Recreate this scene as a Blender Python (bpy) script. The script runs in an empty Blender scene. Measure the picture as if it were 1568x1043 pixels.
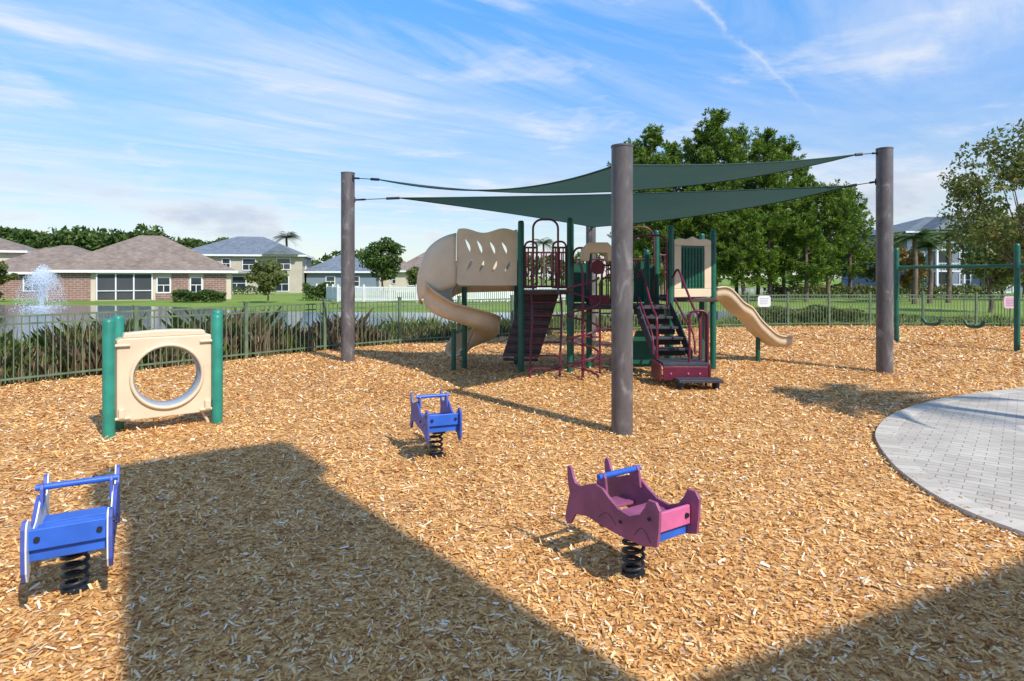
import bpy, math, random
import numpy as np
from mathutils import Vector, Matrix
random.seed(7); rng=np.random.default_rng(11)
S=bpy.context.scene
COL=S.collection
V=Vector
# ------------------------------------------------------------------ sun
SUN_EL=math.radians(44)
SH=V((-0.64,0.77,0)).normalized()          # horizontal direction of shadows
def norm(a): 
    a=V(a); return a.normalized()

# ------------------------------------------------------------------ materials
def newmat(name):
    m=bpy.data.materials.new(name); m.use_nodes=True
    nt=m.node_tree; b=nt.nodes['Principled BSDF']; return m,nt,b
def nd(nt,t,ins=None,**props):
    n=nt.nodes.new(t)
    for k,v in props.items(): setattr(n,k,v)
    if ins:
        for k,v in ins.items():
            if isinstance(v,bpy.types.NodeSocket): nt.links.new(v,n.inputs[k])
            else: n.inputs[k].default_value=v
    return n
def ramp(nt,fac,stops,interp='LINEAR'):
    r=nt.nodes.new('ShaderNodeValToRGB'); r.color_ramp.interpolation=interp
    els=r.color_ramp.elements
    while len(els)<len(stops): els.new(0.5)
    for e,(p,c) in zip(els,stops):
        e.position=p; e.color=(c[0],c[1],c[2],1) if len(c)==3 else c
    nt.links.new(fac,r.inputs[0]); return r.outputs[0]
def g(v): return (v,v,v)
def plain(name,col,rough=0.5,var=0.15,scale=6,bump=0.05,bscale=60,metal=0,spec=0.5,dirt=None):
    m,nt,b=newmat(name)
    tc=nd(nt,'ShaderNodeTexCoord').outputs['Object']
    n=nd(nt,'ShaderNodeTexNoise',{'Vector':tc,'Scale':scale,'Detail':6})
    c2=tuple(max(0,c*(1-var*1.6)) for c in col); c1=tuple(min(1,c*(1+var)) for c in col)
    out=ramp(nt,n.outputs['Fac'],[(0.3,c2),(0.7,c1)])
    nt.links.new(out,b.inputs['Base Color'])
    b.inputs['Roughness'].default_value=rough; b.inputs['Metallic'].default_value=metal
    b.inputs['Specular IOR Level'].default_value=spec
    if bump:
        n2=nd(nt,'ShaderNodeTexNoise',{'Vector':tc,'Scale':bscale,'Detail':4})
        bp=nd(nt,'ShaderNodeBump',{'Height':n2.outputs['Fac'],'Strength':bump,'Distance':0.02})
        nt.links.new(bp.outputs[0],b.inputs['Normal'])
    return m
def leafmat(name,stops,trans=0.3,rough=0.55):
    m,nt,b=newmat(name)
    gi=nd(nt,'ShaderNodeNewGeometry')
    tc=nd(nt,'ShaderNodeTexCoord').outputs['Object']
    n=nd(nt,'ShaderNodeTexNoise',{'Vector':tc,'Scale':0.9,'Detail':3})
    mx=nd(nt,'ShaderNodeMath',{0:gi.outputs['Random Per Island'],1:0.6},operation='MULTIPLY')
    ad=nd(nt,'ShaderNodeMath',{0:n.outputs['Fac'],1:0.7,2:mx.outputs[0]},operation='MULTIPLY_ADD')
    sb=nd(nt,'ShaderNodeMath',{0:ad.outputs[0],1:0.15},operation='SUBTRACT')
    c=ramp(nt,sb.outputs[0],stops)
    nt.links.new(c,b.inputs['Base Color']); b.inputs['Roughness'].default_value=rough
    b.inputs['Specular IOR Level'].default_value=0.3
    t=nd(nt,'ShaderNodeBsdfTranslucent',{'Color':c})
    mix=nd(nt,'ShaderNodeMixShader',{0:trans,1:b.outputs[0],2:t.outputs[0]})
    nt.links.new(mix.outputs[0],nt.nodes['Material Output'].inputs[0])
    return m
M={}
M['tan']=plain('tan_plastic',(0.70,0.56,0.39),0.45,0.06,3,0.03,150)
M['slide']=plain('slide_plastic',(0.66,0.51,0.34),0.35,0.08,3,0.02,150)
M['greyplastic']=plain('grey_plastic',(0.30,0.35,0.42),0.35,0.1,4,0.02)
M['green']=plain('green_post_paint',(0.010,0.105,0.070),0.4,0.15,5,0.02)
M['teal']=plain('teal_post_paint',(0.025,0.24,0.17),0.4,0.14,5,0.02)
M['maroon']=plain('maroon_paint',(0.13,0.013,0.036),0.4,0.12,5,0.02)
M['dgreen']=plain('dark_green_panel',(0.012,0.10,0.060),0.45,0.12,5,0.02)
M['deck']=plain('brown_deck_coating',(0.08,0.045,0.04),0.6,0.2,8,0.1)
M['black']=plain('black_rubber',(0.018,0.018,0.02),0.45,0.2,8,0.05)
M['stair']=plain('grey_step_coating',(0.045,0.048,0.065),0.6,0.2,8,0.1)
M['blue']=plain('blue_plastic',(0.03,0.13,0.58),0.4,0.16,5,0.03)
M['navy']=plain('violet_blue_plastic',(0.065,0.10,0.38),0.5,0.2,5,0.03)
M['purple']=plain('purple_plastic',(0.30,0.085,0.17),0.5,0.2,5,0.03)
M['pink']=plain('pink_plastic',(0.66,0.15,0.32),0.45,0.14,5,0.03)
M['white']=plain('white_paint',(0.75,0.75,0.74),0.5,0.05,4,0.02)
M['cream']=plain('cream_wall',(0.60,0.51,0.38),0.8,0.06,1,0.1,20)
M['beige']=plain('beige_wall',(0.48,0.42,0.32),0.8,0.06,1,0.1,20)
M['bluewall']=plain('blue_grey_wall',(0.19,0.23,0.27),0.8,0.06,1,0.1,20)
M['glass']=plain('window_glass',(0.03,0.04,0.05),0.08,0.2,0.4,0,spec=0.8)
M['screen']=plain('porch_screen',(0.05,0.055,0.06),0.6,0.2,0.4,0)
M['bark']=plain('bark',(0.17,0.115,0.085),0.9,0.3,3,0.5,25)
M['fence']=plain('fence_paint',(0.13,0.18,0.10),0.5,0.2,5,0.05)
M['chain']=plain('steel_chain',(0.18,0.18,0.18),0.4,0.1,5,0,metal=0.8)
m,nt,b=newmat('mast_paint'); tc=nd(nt,'ShaderNodeTexCoord').outputs['Object']
mp=nd(nt,'ShaderNodeMapping',{'Vector':tc,'Scale':(4,4,1.6)})
n=nd(nt,'ShaderNodeTexNoise',{'Vector':mp.outputs[0],'Scale':1.4,'Detail':9,'Roughness':0.62,'Distortion':0.8})
c=ramp(nt,n.outputs['Fac'],[(0.30,(0.07,0.06,0.062)),(0.50,(0.115,0.10,0.10)),(0.58,(0.135,0.12,0.12)),(0.64,(0.20,0.18,0.18)),(0.74,(0.28,0.26,0.26))])
nt.links.new(c,b.inputs['Base Color']); b.inputs['Roughness'].default_value=0.42
M['mast']=m
def roofmat(name,c1,c2):
    m,nt,b=newmat(name); tc=nd(nt,'ShaderNodeTexCoord').outputs['Object']
    n=nd(nt,'ShaderNodeTexNoise',{'Vector':tc,'Scale':1.2,'Detail':8,'Roughness':0.7})
    mp=nd(nt,'ShaderNodeMapping',{'Vector':tc,'Scale':(1.2,0.3,7)})
    w=nd(nt,'ShaderNodeTexNoise',{'Vector':mp.outputs[0],'Scale':2.0,'Detail':3})
    a=nd(nt,'ShaderNodeMath',{0:n.outputs['Fac'],1:w.outputs['Fac']},operation='ADD')
    h=nd(nt,'ShaderNodeMath',{0:a.outputs[0],1:0.5},operation='MULTIPLY')
    c=ramp(nt,h.outputs[0],[(0.38,c1),(0.62,c2)])
    nt.links.new(c,b.inputs['Base Color']); b.inputs['Roughness'].default_value=0.9; return m
M['roofbrown']=roofmat('brown_shingles',(0.15,0.11,0.085),(0.28,0.22,0.18))
M['roofgrey']=roofmat('grey_shingles',(0.10,0.12,0.145),(0.19,0.22,0.26))
M['roofblue']=roofmat('blue_grey_shingles',(0.09,0.11,0.13),(0.15,0.18,0.21))
def brickmat(name,ca,cb,mort,bw,rh,ms,rot,var=0.1,rough=0.85):
    m,nt,b=newmat(name); tc=nd(nt,'ShaderNodeTexCoord').outputs['Object']
    mp=nd(nt,'ShaderNodeMapping',{'Vector':tc,'Rotation':rot})
    br=nd(nt,'ShaderNodeTexBrick',{'Vector':mp.outputs[0],'Color1':(*ca,1),'Color2':(*cb,1),'Mortar':(*mort,1),'Scale':1.0,'Mortar Size':ms,'Brick Width':bw,'Row Height':rh,'Mortar Smooth':0.2})
    n=nd(nt,'ShaderNodeTexNoise',{'Vector':tc,'Scale':1.5,'Detail':8,'Roughness':0.7})
    r=ramp(nt,n.outputs['Fac'],[(0.3,g(0.72)),(0.7,g(1.08))])
    mu=nd(nt,'ShaderNodeMix',data_type='RGBA',blend_type='MULTIPLY'); mu.inputs[0].default_value=1
    nt.links.new(br.outputs['Color'],mu.inputs[6]); nt.links.new(r,mu.inputs[7])
    nt.links.new(mu.outputs[2],b.inputs['Base Color']); b.inputs['Roughness'].default_value=rough
    bp=nd(nt,'ShaderNodeBump',{'Height':br.outputs['Fac'],'Strength':0.4,'Distance':-0.004})
    nt.links.new(bp.outputs[0],b.inputs['Normal']); return m
M['brick']=brickmat('brick_wall',(0.32,0.15,0.11),(0.24,0.13,0.10),(0.4,0.36,0.32),0.5,0.18,0.02,(math.pi/2,0,0))
M['paver']=brickmat('paver',(0.57,0.51,0.43),(0.48,0.43,0.365),(0.28,0.24,0.19),0.22,0.11,0.005,(0,0,math.radians(40)))
M['pine']=leafmat('pine_needles',[(0.12,(0.03,0.065,0.010)),(0.42,(0.095,0.175,0.018)),(0.8,(0.24,0.33,0.035))],0.38)
M['leaf']=leafmat('green_leaves',[(0.15,(0.03,0.06,0.015)),(0.5,(0.08,0.14,0.03)),(0.85,(0.16,0.22,0.05))],0.35)
M['leafolive']=leafmat('olive_leaves',[(0.15,(0.08,0.10,0.03)),(0.5,(0.16,0.20,0.05)),(0.8,(0.28,0.27,0.08)),(0.97,(0.38,0.19,0.08))],0.4)
M['leaforange']=leafmat('rusty_leaves',[(0.15,(0.16,0.08,0.02)),(0.5,(0.32,0.18,0.05)),(0.85,(0.36,0.26,0.09))],0.3)
M['reed']=leafmat('reed_blades',[(0.05,(0.11,0.18,0.035)),(0.35,(0.24,0.32,0.07)),(0.62,(0.38,0.42,0.13)),(0.90,(0.60,0.52,0.28))],0.5)
M['bronze']=leafmat('bronze_blades',[(0.15,(0.20,0.13,0.07)),(0.5,(0.40,0.27,0.17)),(0.9,(0.54,0.42,0.30))],0.45)

m,nt,b=newmat('lawn'); tc=nd(nt,'ShaderNodeTexCoord').outputs['Object']
n1=nd(nt,'ShaderNodeTexNoise',{'Vector':tc,'Scale':0.12,'Detail':8,'Roughness':0.7})
n2=nd(nt,'ShaderNodeTexNoise',{'Vector':tc,'Scale':9,'Detail':6,'Roughness':0.8})
a=nd(nt,'ShaderNodeMath',{0:n1.outputs['Fac'],1:n2.outputs['Fac']},operation='ADD')
h=nd(nt,'ShaderNodeMath',{0:a.outputs[0],1:0.5},operation='MULTIPLY')
c=ramp(nt,h.outputs[0],[(0.36,(0.10,0.16,0.03)),(0.5,(0.18,0.26,0.05)),(0.64,(0.29,0.34,0.10))])
nt.links.new(c,b.inputs['Base Color']); b.inputs['Roughness'].default_value=0.9; b.inputs['Specular IOR Level'].default_value=0.1
bp=nd(nt,'ShaderNodeBump',{'Height':n2.outputs['Fac'],'Strength':0.6,'Distance':0.05}); nt.links.new(bp.outputs[0],b.inputs['Normal'])
M['lawn']=m
m,nt,b=newmat('water'); tc=nd(nt,'ShaderNodeTexCoord').outputs['Object']
mp=nd(nt,'ShaderNodeMapping',{'Vector':tc,'Scale':(1,2.2,1)})
n1=nd(nt,'ShaderNodeTexNoise',{'Vector':mp.outputs[0],'Scale':2.5,'Detail':5})
bp=nd(nt,'ShaderNodeBump',{'Height':n1.outputs['Fac'],'Strength':0.3,'Distance':0.05}); nt.links.new(bp.outputs[0],b.inputs['Normal'])
b.inputs['Base Color'].default_value=(0.04,0.09,0.14,1); b.inputs['Roughness'].default_value=0.08
M['water']=m
m,nt,b=newmat('mulch'); tc=nd(nt,'ShaderNodeTexCoord').outputs['Object']
nw=nd(nt,'ShaderNodeTexNoise',{'Vector':tc,'Scale':14,'Detail':2})
mv=nd(nt,'ShaderNodeMix',data_type='RGBA'); mv.inputs[0].default_value=0.06
nt.links.new(tc,mv.inputs[6]); nt.links.new(nw.outputs['Color'],mv.inputs[7])
v1=nd(nt,'ShaderNodeTexVoronoi',{'Vector':mv.outputs[2],'Scale':34,'Randomness':1.0})
v2=nd(nt,'ShaderNodeTexVoronoi',{'Vector':mv.outputs[2],'Scale':80})
s1=nd(nt,'ShaderNodeSeparateColor',{'Color':v1.outputs['Color']}); s2=nd(nt,'ShaderNodeSeparateColor',{'Color':v2.outputs['Color']})
a=nd(nt,'ShaderNodeMath',{0:s1.outputs[0],1:s2.outputs[0]},operation='ADD'); h=nd(nt,'ShaderNodeMath',{0:a.outputs[0],1:0.5},operation='MULTIPLY')
c=ramp(nt,h.outputs[0],[(0.05,(0.26,0.11,0.03)),(0.35,(0.58,0.285,0.085)),(0.65,(0.78,0.43,0.145)),(0.95,(0.88,0.62,0.32))])
def patches(nt,tc):
    nb=nd(nt,'ShaderNodeTexNoise',{'Vector':tc,'Scale':0.45,'Detail':8,'Roughness':0.68})
    return ramp(nt,nb.outputs['Fac'],[(0.28,(0.78,0.72,0.68)),(0.5,(0.97,0.95,0.92)),(0.7,(1,1,1))])
r=patches(nt,tc)
mu=nd(nt,'ShaderNodeMix',data_type='RGBA',blend_type='MULTIPLY'); mu.inputs[0].default_value=1
nt.links.new(c,mu.inputs[6]); nt.links.new(r,mu.inputs[7]); nt.links.new(mu.outputs[2],b.inputs['Base Color'])
b.inputs['Roughness'].default_value=0.85
bp=nd(nt,'ShaderNodeBump',{'Height':h.outputs[0],'Strength':0.9,'Distance':0.03}); nt.links.new(bp.outputs[0],b.inputs['Normal'])
M['mulch']=m
m,nt,b=newmat('wood_chip'); gi=nd(nt,'ShaderNodeNewGeometry')
c=ramp(nt,gi.outputs['Random Per Island'],[(0.0,(0.26,0.10,0.028)),(0.15,(0.54,0.25,0.07)),(0.48,(0.80,0.43,0.135)),(0.78,(0.86,0.54,0.22)),(0.93,(0.90,0.70,0.43)),(1.0,(0.90,0.82,0.68))])
tc=nd(nt,'ShaderNodeTexCoord').outputs['Object']
r=patches(nt,tc)
mu=nd(nt,'ShaderNodeMix',data_type='RGBA',blend_type='MULTIPLY'); mu.inputs[0].default_value=1
nt.links.new(c,mu.inputs[6]); nt.links.new(r,mu.inputs[7]); nt.links.new(mu.outputs[2],b.inputs['Base Color'])
b.inputs['Roughness'].default_value=0.75; b.inputs['Specular IOR Level'].default_value=0.3
M['chip']=m
m,nt,b=newmat('shade_fabric'); b.inputs['Roughness'].default_value=0.8
tc=nd(nt,'ShaderNodeTexCoord').outputs['Object']; n=nd(nt,'ShaderNodeTexNoise',{'Vector':tc,'Scale':1.2,'Detail':5})
c=ramp(nt,n.outputs['Fac'],[(0.3,(0.03,0.07,0.062)),(0.7,(0.05,0.105,0.092))]); nt.links.new(c,b.inputs['Base Color'])
t=nd(nt,'ShaderNodeBsdfTranslucent',{'Color':(0.05,0.13,0.115,1)})
mix=nd(nt,'ShaderNodeMixShader',{0:0.34,1:b.outputs[0],2:t.outputs[0]}); nt.links.new(mix.outputs[0],nt.nodes['Material Output'].inputs[0])
M['sail']=m
m,nt,b=newmat('water_spray'); b.inputs['Base Color'].default_value=(0.9,0.93,0.95,1); b.inputs['Roughness'].default_value=0.4
t=nd(nt,'ShaderNodeBsdfTranslucent',{'Color':(0.9,0.93,0.96,1)})
mm=nd(nt,'ShaderNodeMixShader',{0:0.5,1:b.outputs[0],2:t.outputs[0]}); nt.links.new(mm.outputs[0],nt.nodes['Material Output'].inputs[0])
M['spray']=m

# ------------------------------------------------------------------ mesh helpers
class MB:
    def __init__(s): s.v=[]; s.f=[]; s.s=[]
    def add(s,vs,fs,smooth=False):
        o=len(s.v); s.v+= [V(p) for p in vs]
        for f in fs: s.f.append([i+o for i in f]); s.s.append(smooth)
    def boxm(s,mat,sx,sy,sz):
        c=[mat@V((x*sx/2,y*sy/2,z*sz/2)) for z in(-1,1) for y in(-1,1) for x in(-1,1)]
        s.add(c,[(0,2,3,1),(4,5,7,6),(0,1,5,4),(2,6,7,3),(0,4,6,2),(1,3,7,5)])
    def box(s,cx,cy,cz,sx,sy,sz,rz=0):
        s.boxm(Matrix.Translation((cx,cy,cz))@Matrix.Rotation(rz,4,'Z'),sx,sy,sz)
    def b2(s,x0,x1,y0,y1,z0,z1): s.box((x0+x1)/2,(y0+y1)/2,(z0+z1)/2,x1-x0,y1-y0,z1-z0)
    def beam(s,a,b,w,h):
        a=V(a);b=V(b);d=b-a; L=d.length; d.normalize()
        up=V((0,0,1)); sd=d.cross(up)
        if sd.length<1e-3: sd=V((1,0,0))
        sd.normalize(); u=sd.cross(d)
        mt=Matrix((( d.x,sd.x,u.x,(a.x+b.x)/2),(d.y,sd.y,u.y,(a.y+b.y)/2),(d.z,sd.z,u.z,(a.z+b.z)/2),(0,0,0,1)))
        s.boxm(mt,L,w,h)
    def tube(s,pts,r,n=10,cap=True):
        pts=[V(p) for p in pts]; m=len(pts); rs=r if isinstance(r,(list,tuple)) else [r]*m
        t0=(pts[1]-pts[0]).normalized(); u=t0.orthogonal().normalized(); vs=[]
        for i,p in enumerate(pts):
            if i==0: t=t0
            elif i==m-1: t=(pts[i]-pts[i-1]).normalized()
            else: t=((pts[i+1]-p).normalized()+(p-pts[i-1]).normalized()).normalized()
            u=(u-t*u.dot(t)).normalized(); w=t.cross(u)
            for k in range(n):
                a=2*math.pi*k/n; vs.append(p+(u*math.cos(a)+w*math.sin(a))*rs[i])
        fs=[]
        for i in range(m-1):
            for k in range(n):
                k2=(k+1)%n; fs.append((i*n+k,i*n+k2,(i+1)*n+k2,(i+1)*n+k))
        s.add(vs,fs,True)
        if cap:
            s.add([vs[k] for k in range(n)],[tuple(reversed(range(n)))]); s.add([vs[(m-1)*n+k] for k in range(n)],[tuple(range(n))])
    def extr(s,poly,o,u,w,d,th):
        o=V(o);u=V(u);w=V(w);d=V(d).normalized(); n=len(poly)
        A=[o+u*a+w*b-d*th/2 for a,b in poly]; B=[p+d*th for p in A]
        s.add(A+B,[tuple(range(n)),tuple(range(2*n-1,n-1,-1))]+[(i,i+n,(i+1)%n+n,(i+1)%n) for i in range(n)])
    def obj(s,name,mat,parent=None,bevel=0,solid=0):
        me=bpy.data.meshes.new(name); me.from_pydata([tuple(p) for p in s.v],[],s.f)
        me.polygons.foreach_set('use_smooth',s.s); 
        import bmesh
        bm=bmesh.new(); bm.from_mesh(me); bmesh.ops.recalc_face_normals(bm,faces=bm.faces); bm.to_mesh(me); bm.free()
        me.materials.append(M[mat] if isinstance(mat,str) else mat)
        o=bpy.data.objects.new(name,me); COL.objects.link(o)
        if solid:
            md=o.modifiers.new('sol','SOLIDIFY'); md.thickness=solid; md.offset=0
        if bevel:
            md=o.modifiers.new('bev','BEVEL'); md.width=bevel; md.segments=2; md.limit_method='ANGLE'; md.angle_limit=math.radians(50)
        if parent: par(o,parent)
        return o
def par(o,p):
    o.parent=p; o.matrix_parent_inverse=Matrix.Translation(p.location).inverted()
def grp(name,loc=(0,0,0)):
    e=bpy.data.objects.new(name,None); e.location=loc; e.empty_display_size=0.3; COL.objects.link(e); return e
def npmesh(name,verts,k,mat,parent=None,smooth=False):
    N=len(verts); me=bpy.data.meshes.new(name)
    me.vertices.add(N*k); me.vertices.foreach_set('co',np.ascontiguousarray(verts,dtype=np.float32).ravel())
    me.loops.add(N*k); me.loops.foreach_set('vertex_index',np.arange(N*k,dtype=np.int32))
    me.polygons.add(N); me.polygons.foreach_set('loop_start',np.arange(0,N*k,k,dtype=np.int32))
    me.update(calc_edges=True); me.materials.append(M[mat])
    o=bpy.data.objects.new(name,me); COL.objects.link(o)
    if parent: par(o,parent)
    return o
def spline(pts,n=8,closed=False):
    P=[V(p) for p in pts]; out=[]; m=len(P)
    rngi=range(m if closed else m-1)
    for i in rngi:
        p0=P[(i-1)%m] if (closed or i>0) else P[0]*2-P[1]; p1=P[i]; p2=P[(i+1)%m]
        p3=P[(i+2)%m] if (closed or i+2<m) else P[-1]*2-P[-2]
        for k in range(n):
            t=k/n; out.append(0.5*((2*p1)+(-p0+p2)*t+(2*p0-5*p1+4*p2-p3)*t*t+(-p0+3*p1-3*p2+p3)*t**3))
    if not closed: out.append(P[-1])
    return out
def inpoly(x,y,poly):
    r=np.zeros(len(x),bool); n=len(poly); j=n-1
    for i in range(n):
        xi,yi=poly[i];xj,yj=poly[j]
        c=((yi>y)!=(yj>y))&(x<(xj-xi)*(y-yi)/((yj-yi) if yj!=yi else 1e-9)+xi); r^=c; j=i
    return r
def sheet(name,poly,z,mat,edge=0):
    mb=MB(); n=len(poly); mb.add([(x,y,z) for x,y in poly],[tuple(range(n))])
    if edge: mb.add([(x,y,z) for x,y in poly]+[(x,y,z-edge) for x,y in poly],[(i,(i+1)%n,(i+1)%n+n,i+n) for i in range(n)])
    return mb.obj(name,mat)

# ------------------------------------------------------------------ camera
cam=bpy.data.cameras.new('camera'); co=bpy.data.objects.new('camera',cam); COL.objects.link(co)
co.location=(0,0,1.9); co.rotation_euler=(math.pi/2,0,0)
cam.sensor_width=36; cam.lens=21.58; cam.shift_y=-0.0615; cam.clip_end=3000; cam.clip_start=0.05
S.camera=co
# ------------------------------------------------------------------ light
sl=bpy.data.lights.new('sun','SUN'); sl.energy=5.0; sl.angle=math.radians(0.5); sl.color=(1,0.95,0.86)
so=bpy.data.objects.new('sun',sl); COL.objects.link(so)
dvec=V((SH.x*math.cos(SUN_EL),SH.y*math.cos(SUN_EL),-math.sin(SUN_EL)))
so.rotation_euler=dvec.to_track_quat('-Z','Y').to_euler(); so.location=(10,-12,20)
w=bpy.data.worlds.new('World'); S.world=w; w.use_nodes=True; nt=w.node_tree; bg=nt.nodes['Background']
sk=nd(nt,'ShaderNodeTexSky',sky_type='NISHITA'); sk.sun_disc=False; sk.sun_elevation=SUN_EL
sk.sun_rotation=math.atan2(-SH.x,-SH.y); sk.air_density=1.0; sk.dust_density=0.1; sk.ozone_density=1.4
hs=nd(nt,'ShaderNodeHueSaturation',{'Color':sk.outputs[0],'Saturation':1.25,'Value':1.0})
tc=nd(nt,'ShaderNodeTexCoord').outputs['Generated']
sx=nd(nt,'ShaderNodeSeparateXYZ',{0:tc})
el=ramp(nt,sx.outputs[2],[(0.0,(0.33,0.36,0.40)),(0.12,(0.42,0.45,0.50)),(0.26,(0.58,0.66,0.75)),(0.42,(0.72,0.92,1.0))])
mu=nd(nt,'ShaderNodeMix',data_type='RGBA',blend_type='MULTIPLY'); mu.inputs[0].default_value=1
nt.links.new(hs.outputs[0],mu.inputs[6]); nt.links.new(el,mu.inputs[7])
gn=nd(nt,'ShaderNodeVectorMath',{0:mu.outputs[2],'Scale':1.85},operation='SCALE')
SKY=gn.outputs[0]
zc=nd(nt,'ShaderNodeMath',{0:sx.outputs[2],1:0.04},operation='MAXIMUM').outputs[0]
U=nd(nt,'ShaderNodeMath',{0:sx.outputs[0],1:zc},operation='DIVIDE').outputs[0]
W=nd(nt,'ShaderNodeMath',{0:sx.outputs[1],1:zc},operation='DIVIDE').outputs[0]
def lin(a,ka,b_,kb,c0=0.0):
    p=nd(nt,'ShaderNodeMath',{0:a,1:ka,2:c0},operation='MULTIPLY_ADD').outputs[0]
    return nd(nt,'ShaderNodeMath',{0:b_,1:kb,2:p},operation='MULTIPLY_ADD').outputs[0]
across=lin(U,0.66,W,-0.75); along=lin(U,0.75,W,0.66)
v=nd(nt,'ShaderNodeCombineXYZ',{0:nd(nt,'ShaderNodeMath',{0:across,1:1.25},operation='MULTIPLY').outputs[0],1:nd(nt,'ShaderNodeMath',{0:along,1:0.26},operation='MULTIPLY').outputs[0],2:3.3}).outputs[0]
n1=nd(nt,'ShaderNodeTexNoise',{'Vector':v,'Scale':1.0,'Detail':11,'Roughness':0.64,'Distortion':0.8}).outputs['Fac']
v2=nd(nt,'ShaderNodeCombineXYZ',{0:U,1:W,2:1.7}).outputs[0]
n2=nd(nt,'ShaderNodeTexNoise',{'Vector':v2,'Scale':0.55,'Detail':6,'Roughness':0.6}).outputs['Fac']
cir=ramp(nt,n1,[(0.40,g(0)),(0.58,g(0.45)),(0.74,g(1))]); msk=ramp(nt,n2,[(0.36,g(0.12)),(0.58,g(1))])
cf=nd(nt,'ShaderNodeMath',{0:cir,1:msk},operation='MULTIPLY').outputs[0]
cf=nd(nt,'ShaderNodeMath',{0:cf,1:0.95},operation='MULTIPLY').outputs[0]
n5=nd(nt,'ShaderNodeTexNoise',{'Vector':v2,'Scale':1.1,'Detail':9,'Roughness':0.60,'Distortion':0.3}).outputs['Fac']
pf=ramp(nt,n5,[(0.56,g(0)),(0.72,g(0.75))])
veil=ramp(nt,sx.outputs[2],[(0.0,g(0.36)),(0.12,g(0.24)),(0.28,g(0.06)),(0.42,g(0.0))])
mp=nd(nt,'ShaderNodeMapping',{'Vector':tc,'Scale':(4.0,4.0,12.0),'Location':(3.1,0.4,0)})
n3=nd(nt,'ShaderNodeTexNoise',{'Vector':mp.outputs[0],'Scale':1.0,'Detail':8,'Roughness':0.58}).outputs['Fac']
cu=ramp(nt,n3,[(0.46,g(0)),(0.57,g(1))]); cm=ramp(nt,sx.outputs[2],[(0.02,g(0.6)),(0.08,g(1)),(0.13,g(0.8)),(0.18,g(0))])
cuf=nd(nt,'ShaderNodeMath',{0:cu,1:cm},operation='MULTIPLY').outputs[0]
cuf=nd(nt,'ShaderNodeMath',{0:cuf,1:0.8},operation='MULTIPLY').outputs[0]
cuc=ramp(nt,n3,[(0.50,(0.90,0.91,0.94)),(0.64,(0.56,0.62,0.76))])
A=V((0.2936,1,0.452)).normalized(); B=V((0.469,1,0.298)).normalized(); nn=A.cross(B).normalized(); md=(A+B).normalized()
dp=nd(nt,'ShaderNodeVectorMath',{0:tc,1:tuple(nn)},operation='DOT_PRODUCT').outputs['Value']
n4=nd(nt,'ShaderNodeTexNoise',{'Vector':tc,'Scale':18.0,'Detail':7,'Roughness':0.6}).outputs['Fac']
dp=nd(nt,'ShaderNodeMath',{0:n4,1:0.04,2:dp},operation='MULTIPLY_ADD').outputs[0]
dp=nd(nt,'ShaderNodeMath',{0:dp,1:0.02},operation='SUBTRACT').outputs[0]
dp=nd(nt,'ShaderNodeMath',{0:dp},operation='ABSOLUTE').outputs[0]
l1=ramp(nt,dp,[(0.0,g(0.5)),(0.005,g(0.0))])
dm=nd(nt,'ShaderNodeVectorMath',{0:tc,1:tuple(md)},operation='DOT_PRODUCT').outputs['Value']
l2=ramp(nt,dm,[(0.989,g(0)),(0.994,g(1))])
l3=ramp(nt,n4,[(0.38,g(0.2)),(0.60,g(1))])
ctr=nd(nt,'ShaderNodeMath',{0:l1,1:l2},operation='MULTIPLY').outputs[0]
ctr=nd(nt,'ShaderNodeMath',{0:ctr,1:l3},operation='MULTIPLY').outputs[0]
def mixc(a,b_,f):
    mx=nd(nt,'ShaderNodeMix',data_type='RGBA'); 
    nt.links.new(f,mx.inputs[0]); nt.links.new(a,mx.inputs[6])
    if isinstance(b_,tuple): mx.inputs[7].default_value=b_
    else: nt.links.new(b_,mx.inputs[7])
    return mx.outputs[2]
WS=0.15
CW=(0.88/WS,0.91/WS,0.97/WS,1)
cs_=nd(nt,'ShaderNodeVectorMath',{0:cuc,'Scale':1/WS},operation='SCALE').outputs[0]
c=mixc(SKY,CW,veil); c=mixc(c,CW,cf); c=mixc(c,CW,pf); c=mixc(c,cs_,cuf); c=mixc(c,CW,ctr)
nt.links.new(c,bg.inputs[0]); bg.inputs[1].default_value=WS
S.view_settings.view_transform='Standard'; S.view_settings.look='None'; S.view_settings.exposure=0

# ------------------------------------------------------------------ ground
sheet('grass_lawn',[(-1200,-300),(1200,-300),(1200,1500),(-1200,1500)],-0.04,'lawn')
FP=[(-15,8.0),(-11.5,9.0),(-8.9,10.6),(-7.6,12.4),(-6.2,14.3),(-4.87,15.95),(-3.2,17.5),(0,19.6),(4,21.6),(7.3,23.0),(10.7,23.8),(14,24),(18,23.8),(27,23.5)]
MP=[(x,y+0.15) for x,y in FP]+[(27,-4),(-15,-4)]
sheet('mulch_ground',MP,0,'mulch')
mulch=bpy.data.objects['mulch_ground']
near=[(-60,13),(-30,13.5),(-18,15.5),(-11,18.5),(-7,20.5),(-1,23.5),(6,26.5),(12,30)]
far=[(18,38),(14,36),(8,34.5),(0,34),(-8,34),(-16,36),(-24,41),(-40,44),(-60,44)]
pnd=[(p.x,p.y) for p in spline([(x,y,0) for x,y in near+far],6,True)]
sheet('pond_water',pnd,-0.03,'water')
sheet('pond_water',[(22,78),(60,74),(70,100),(30,110)],-0.03,'water')
pe=[(24,2),(24,11.5),(16,12.0),(11.5,11.4),(8.66,10.38),(6.73,9.5),(5.35,8.5),(4.42,7.44),(3.91,6.38),(3.70,5.67),(3.63,5.03),(3.75,4.5),(4.2,3.6),(5.5,2.6),(9,1.9)]
pp=spline([(x,y,0) for x,y in pe],8,True); PP=[(p.x,p.y) for p in pp]
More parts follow.
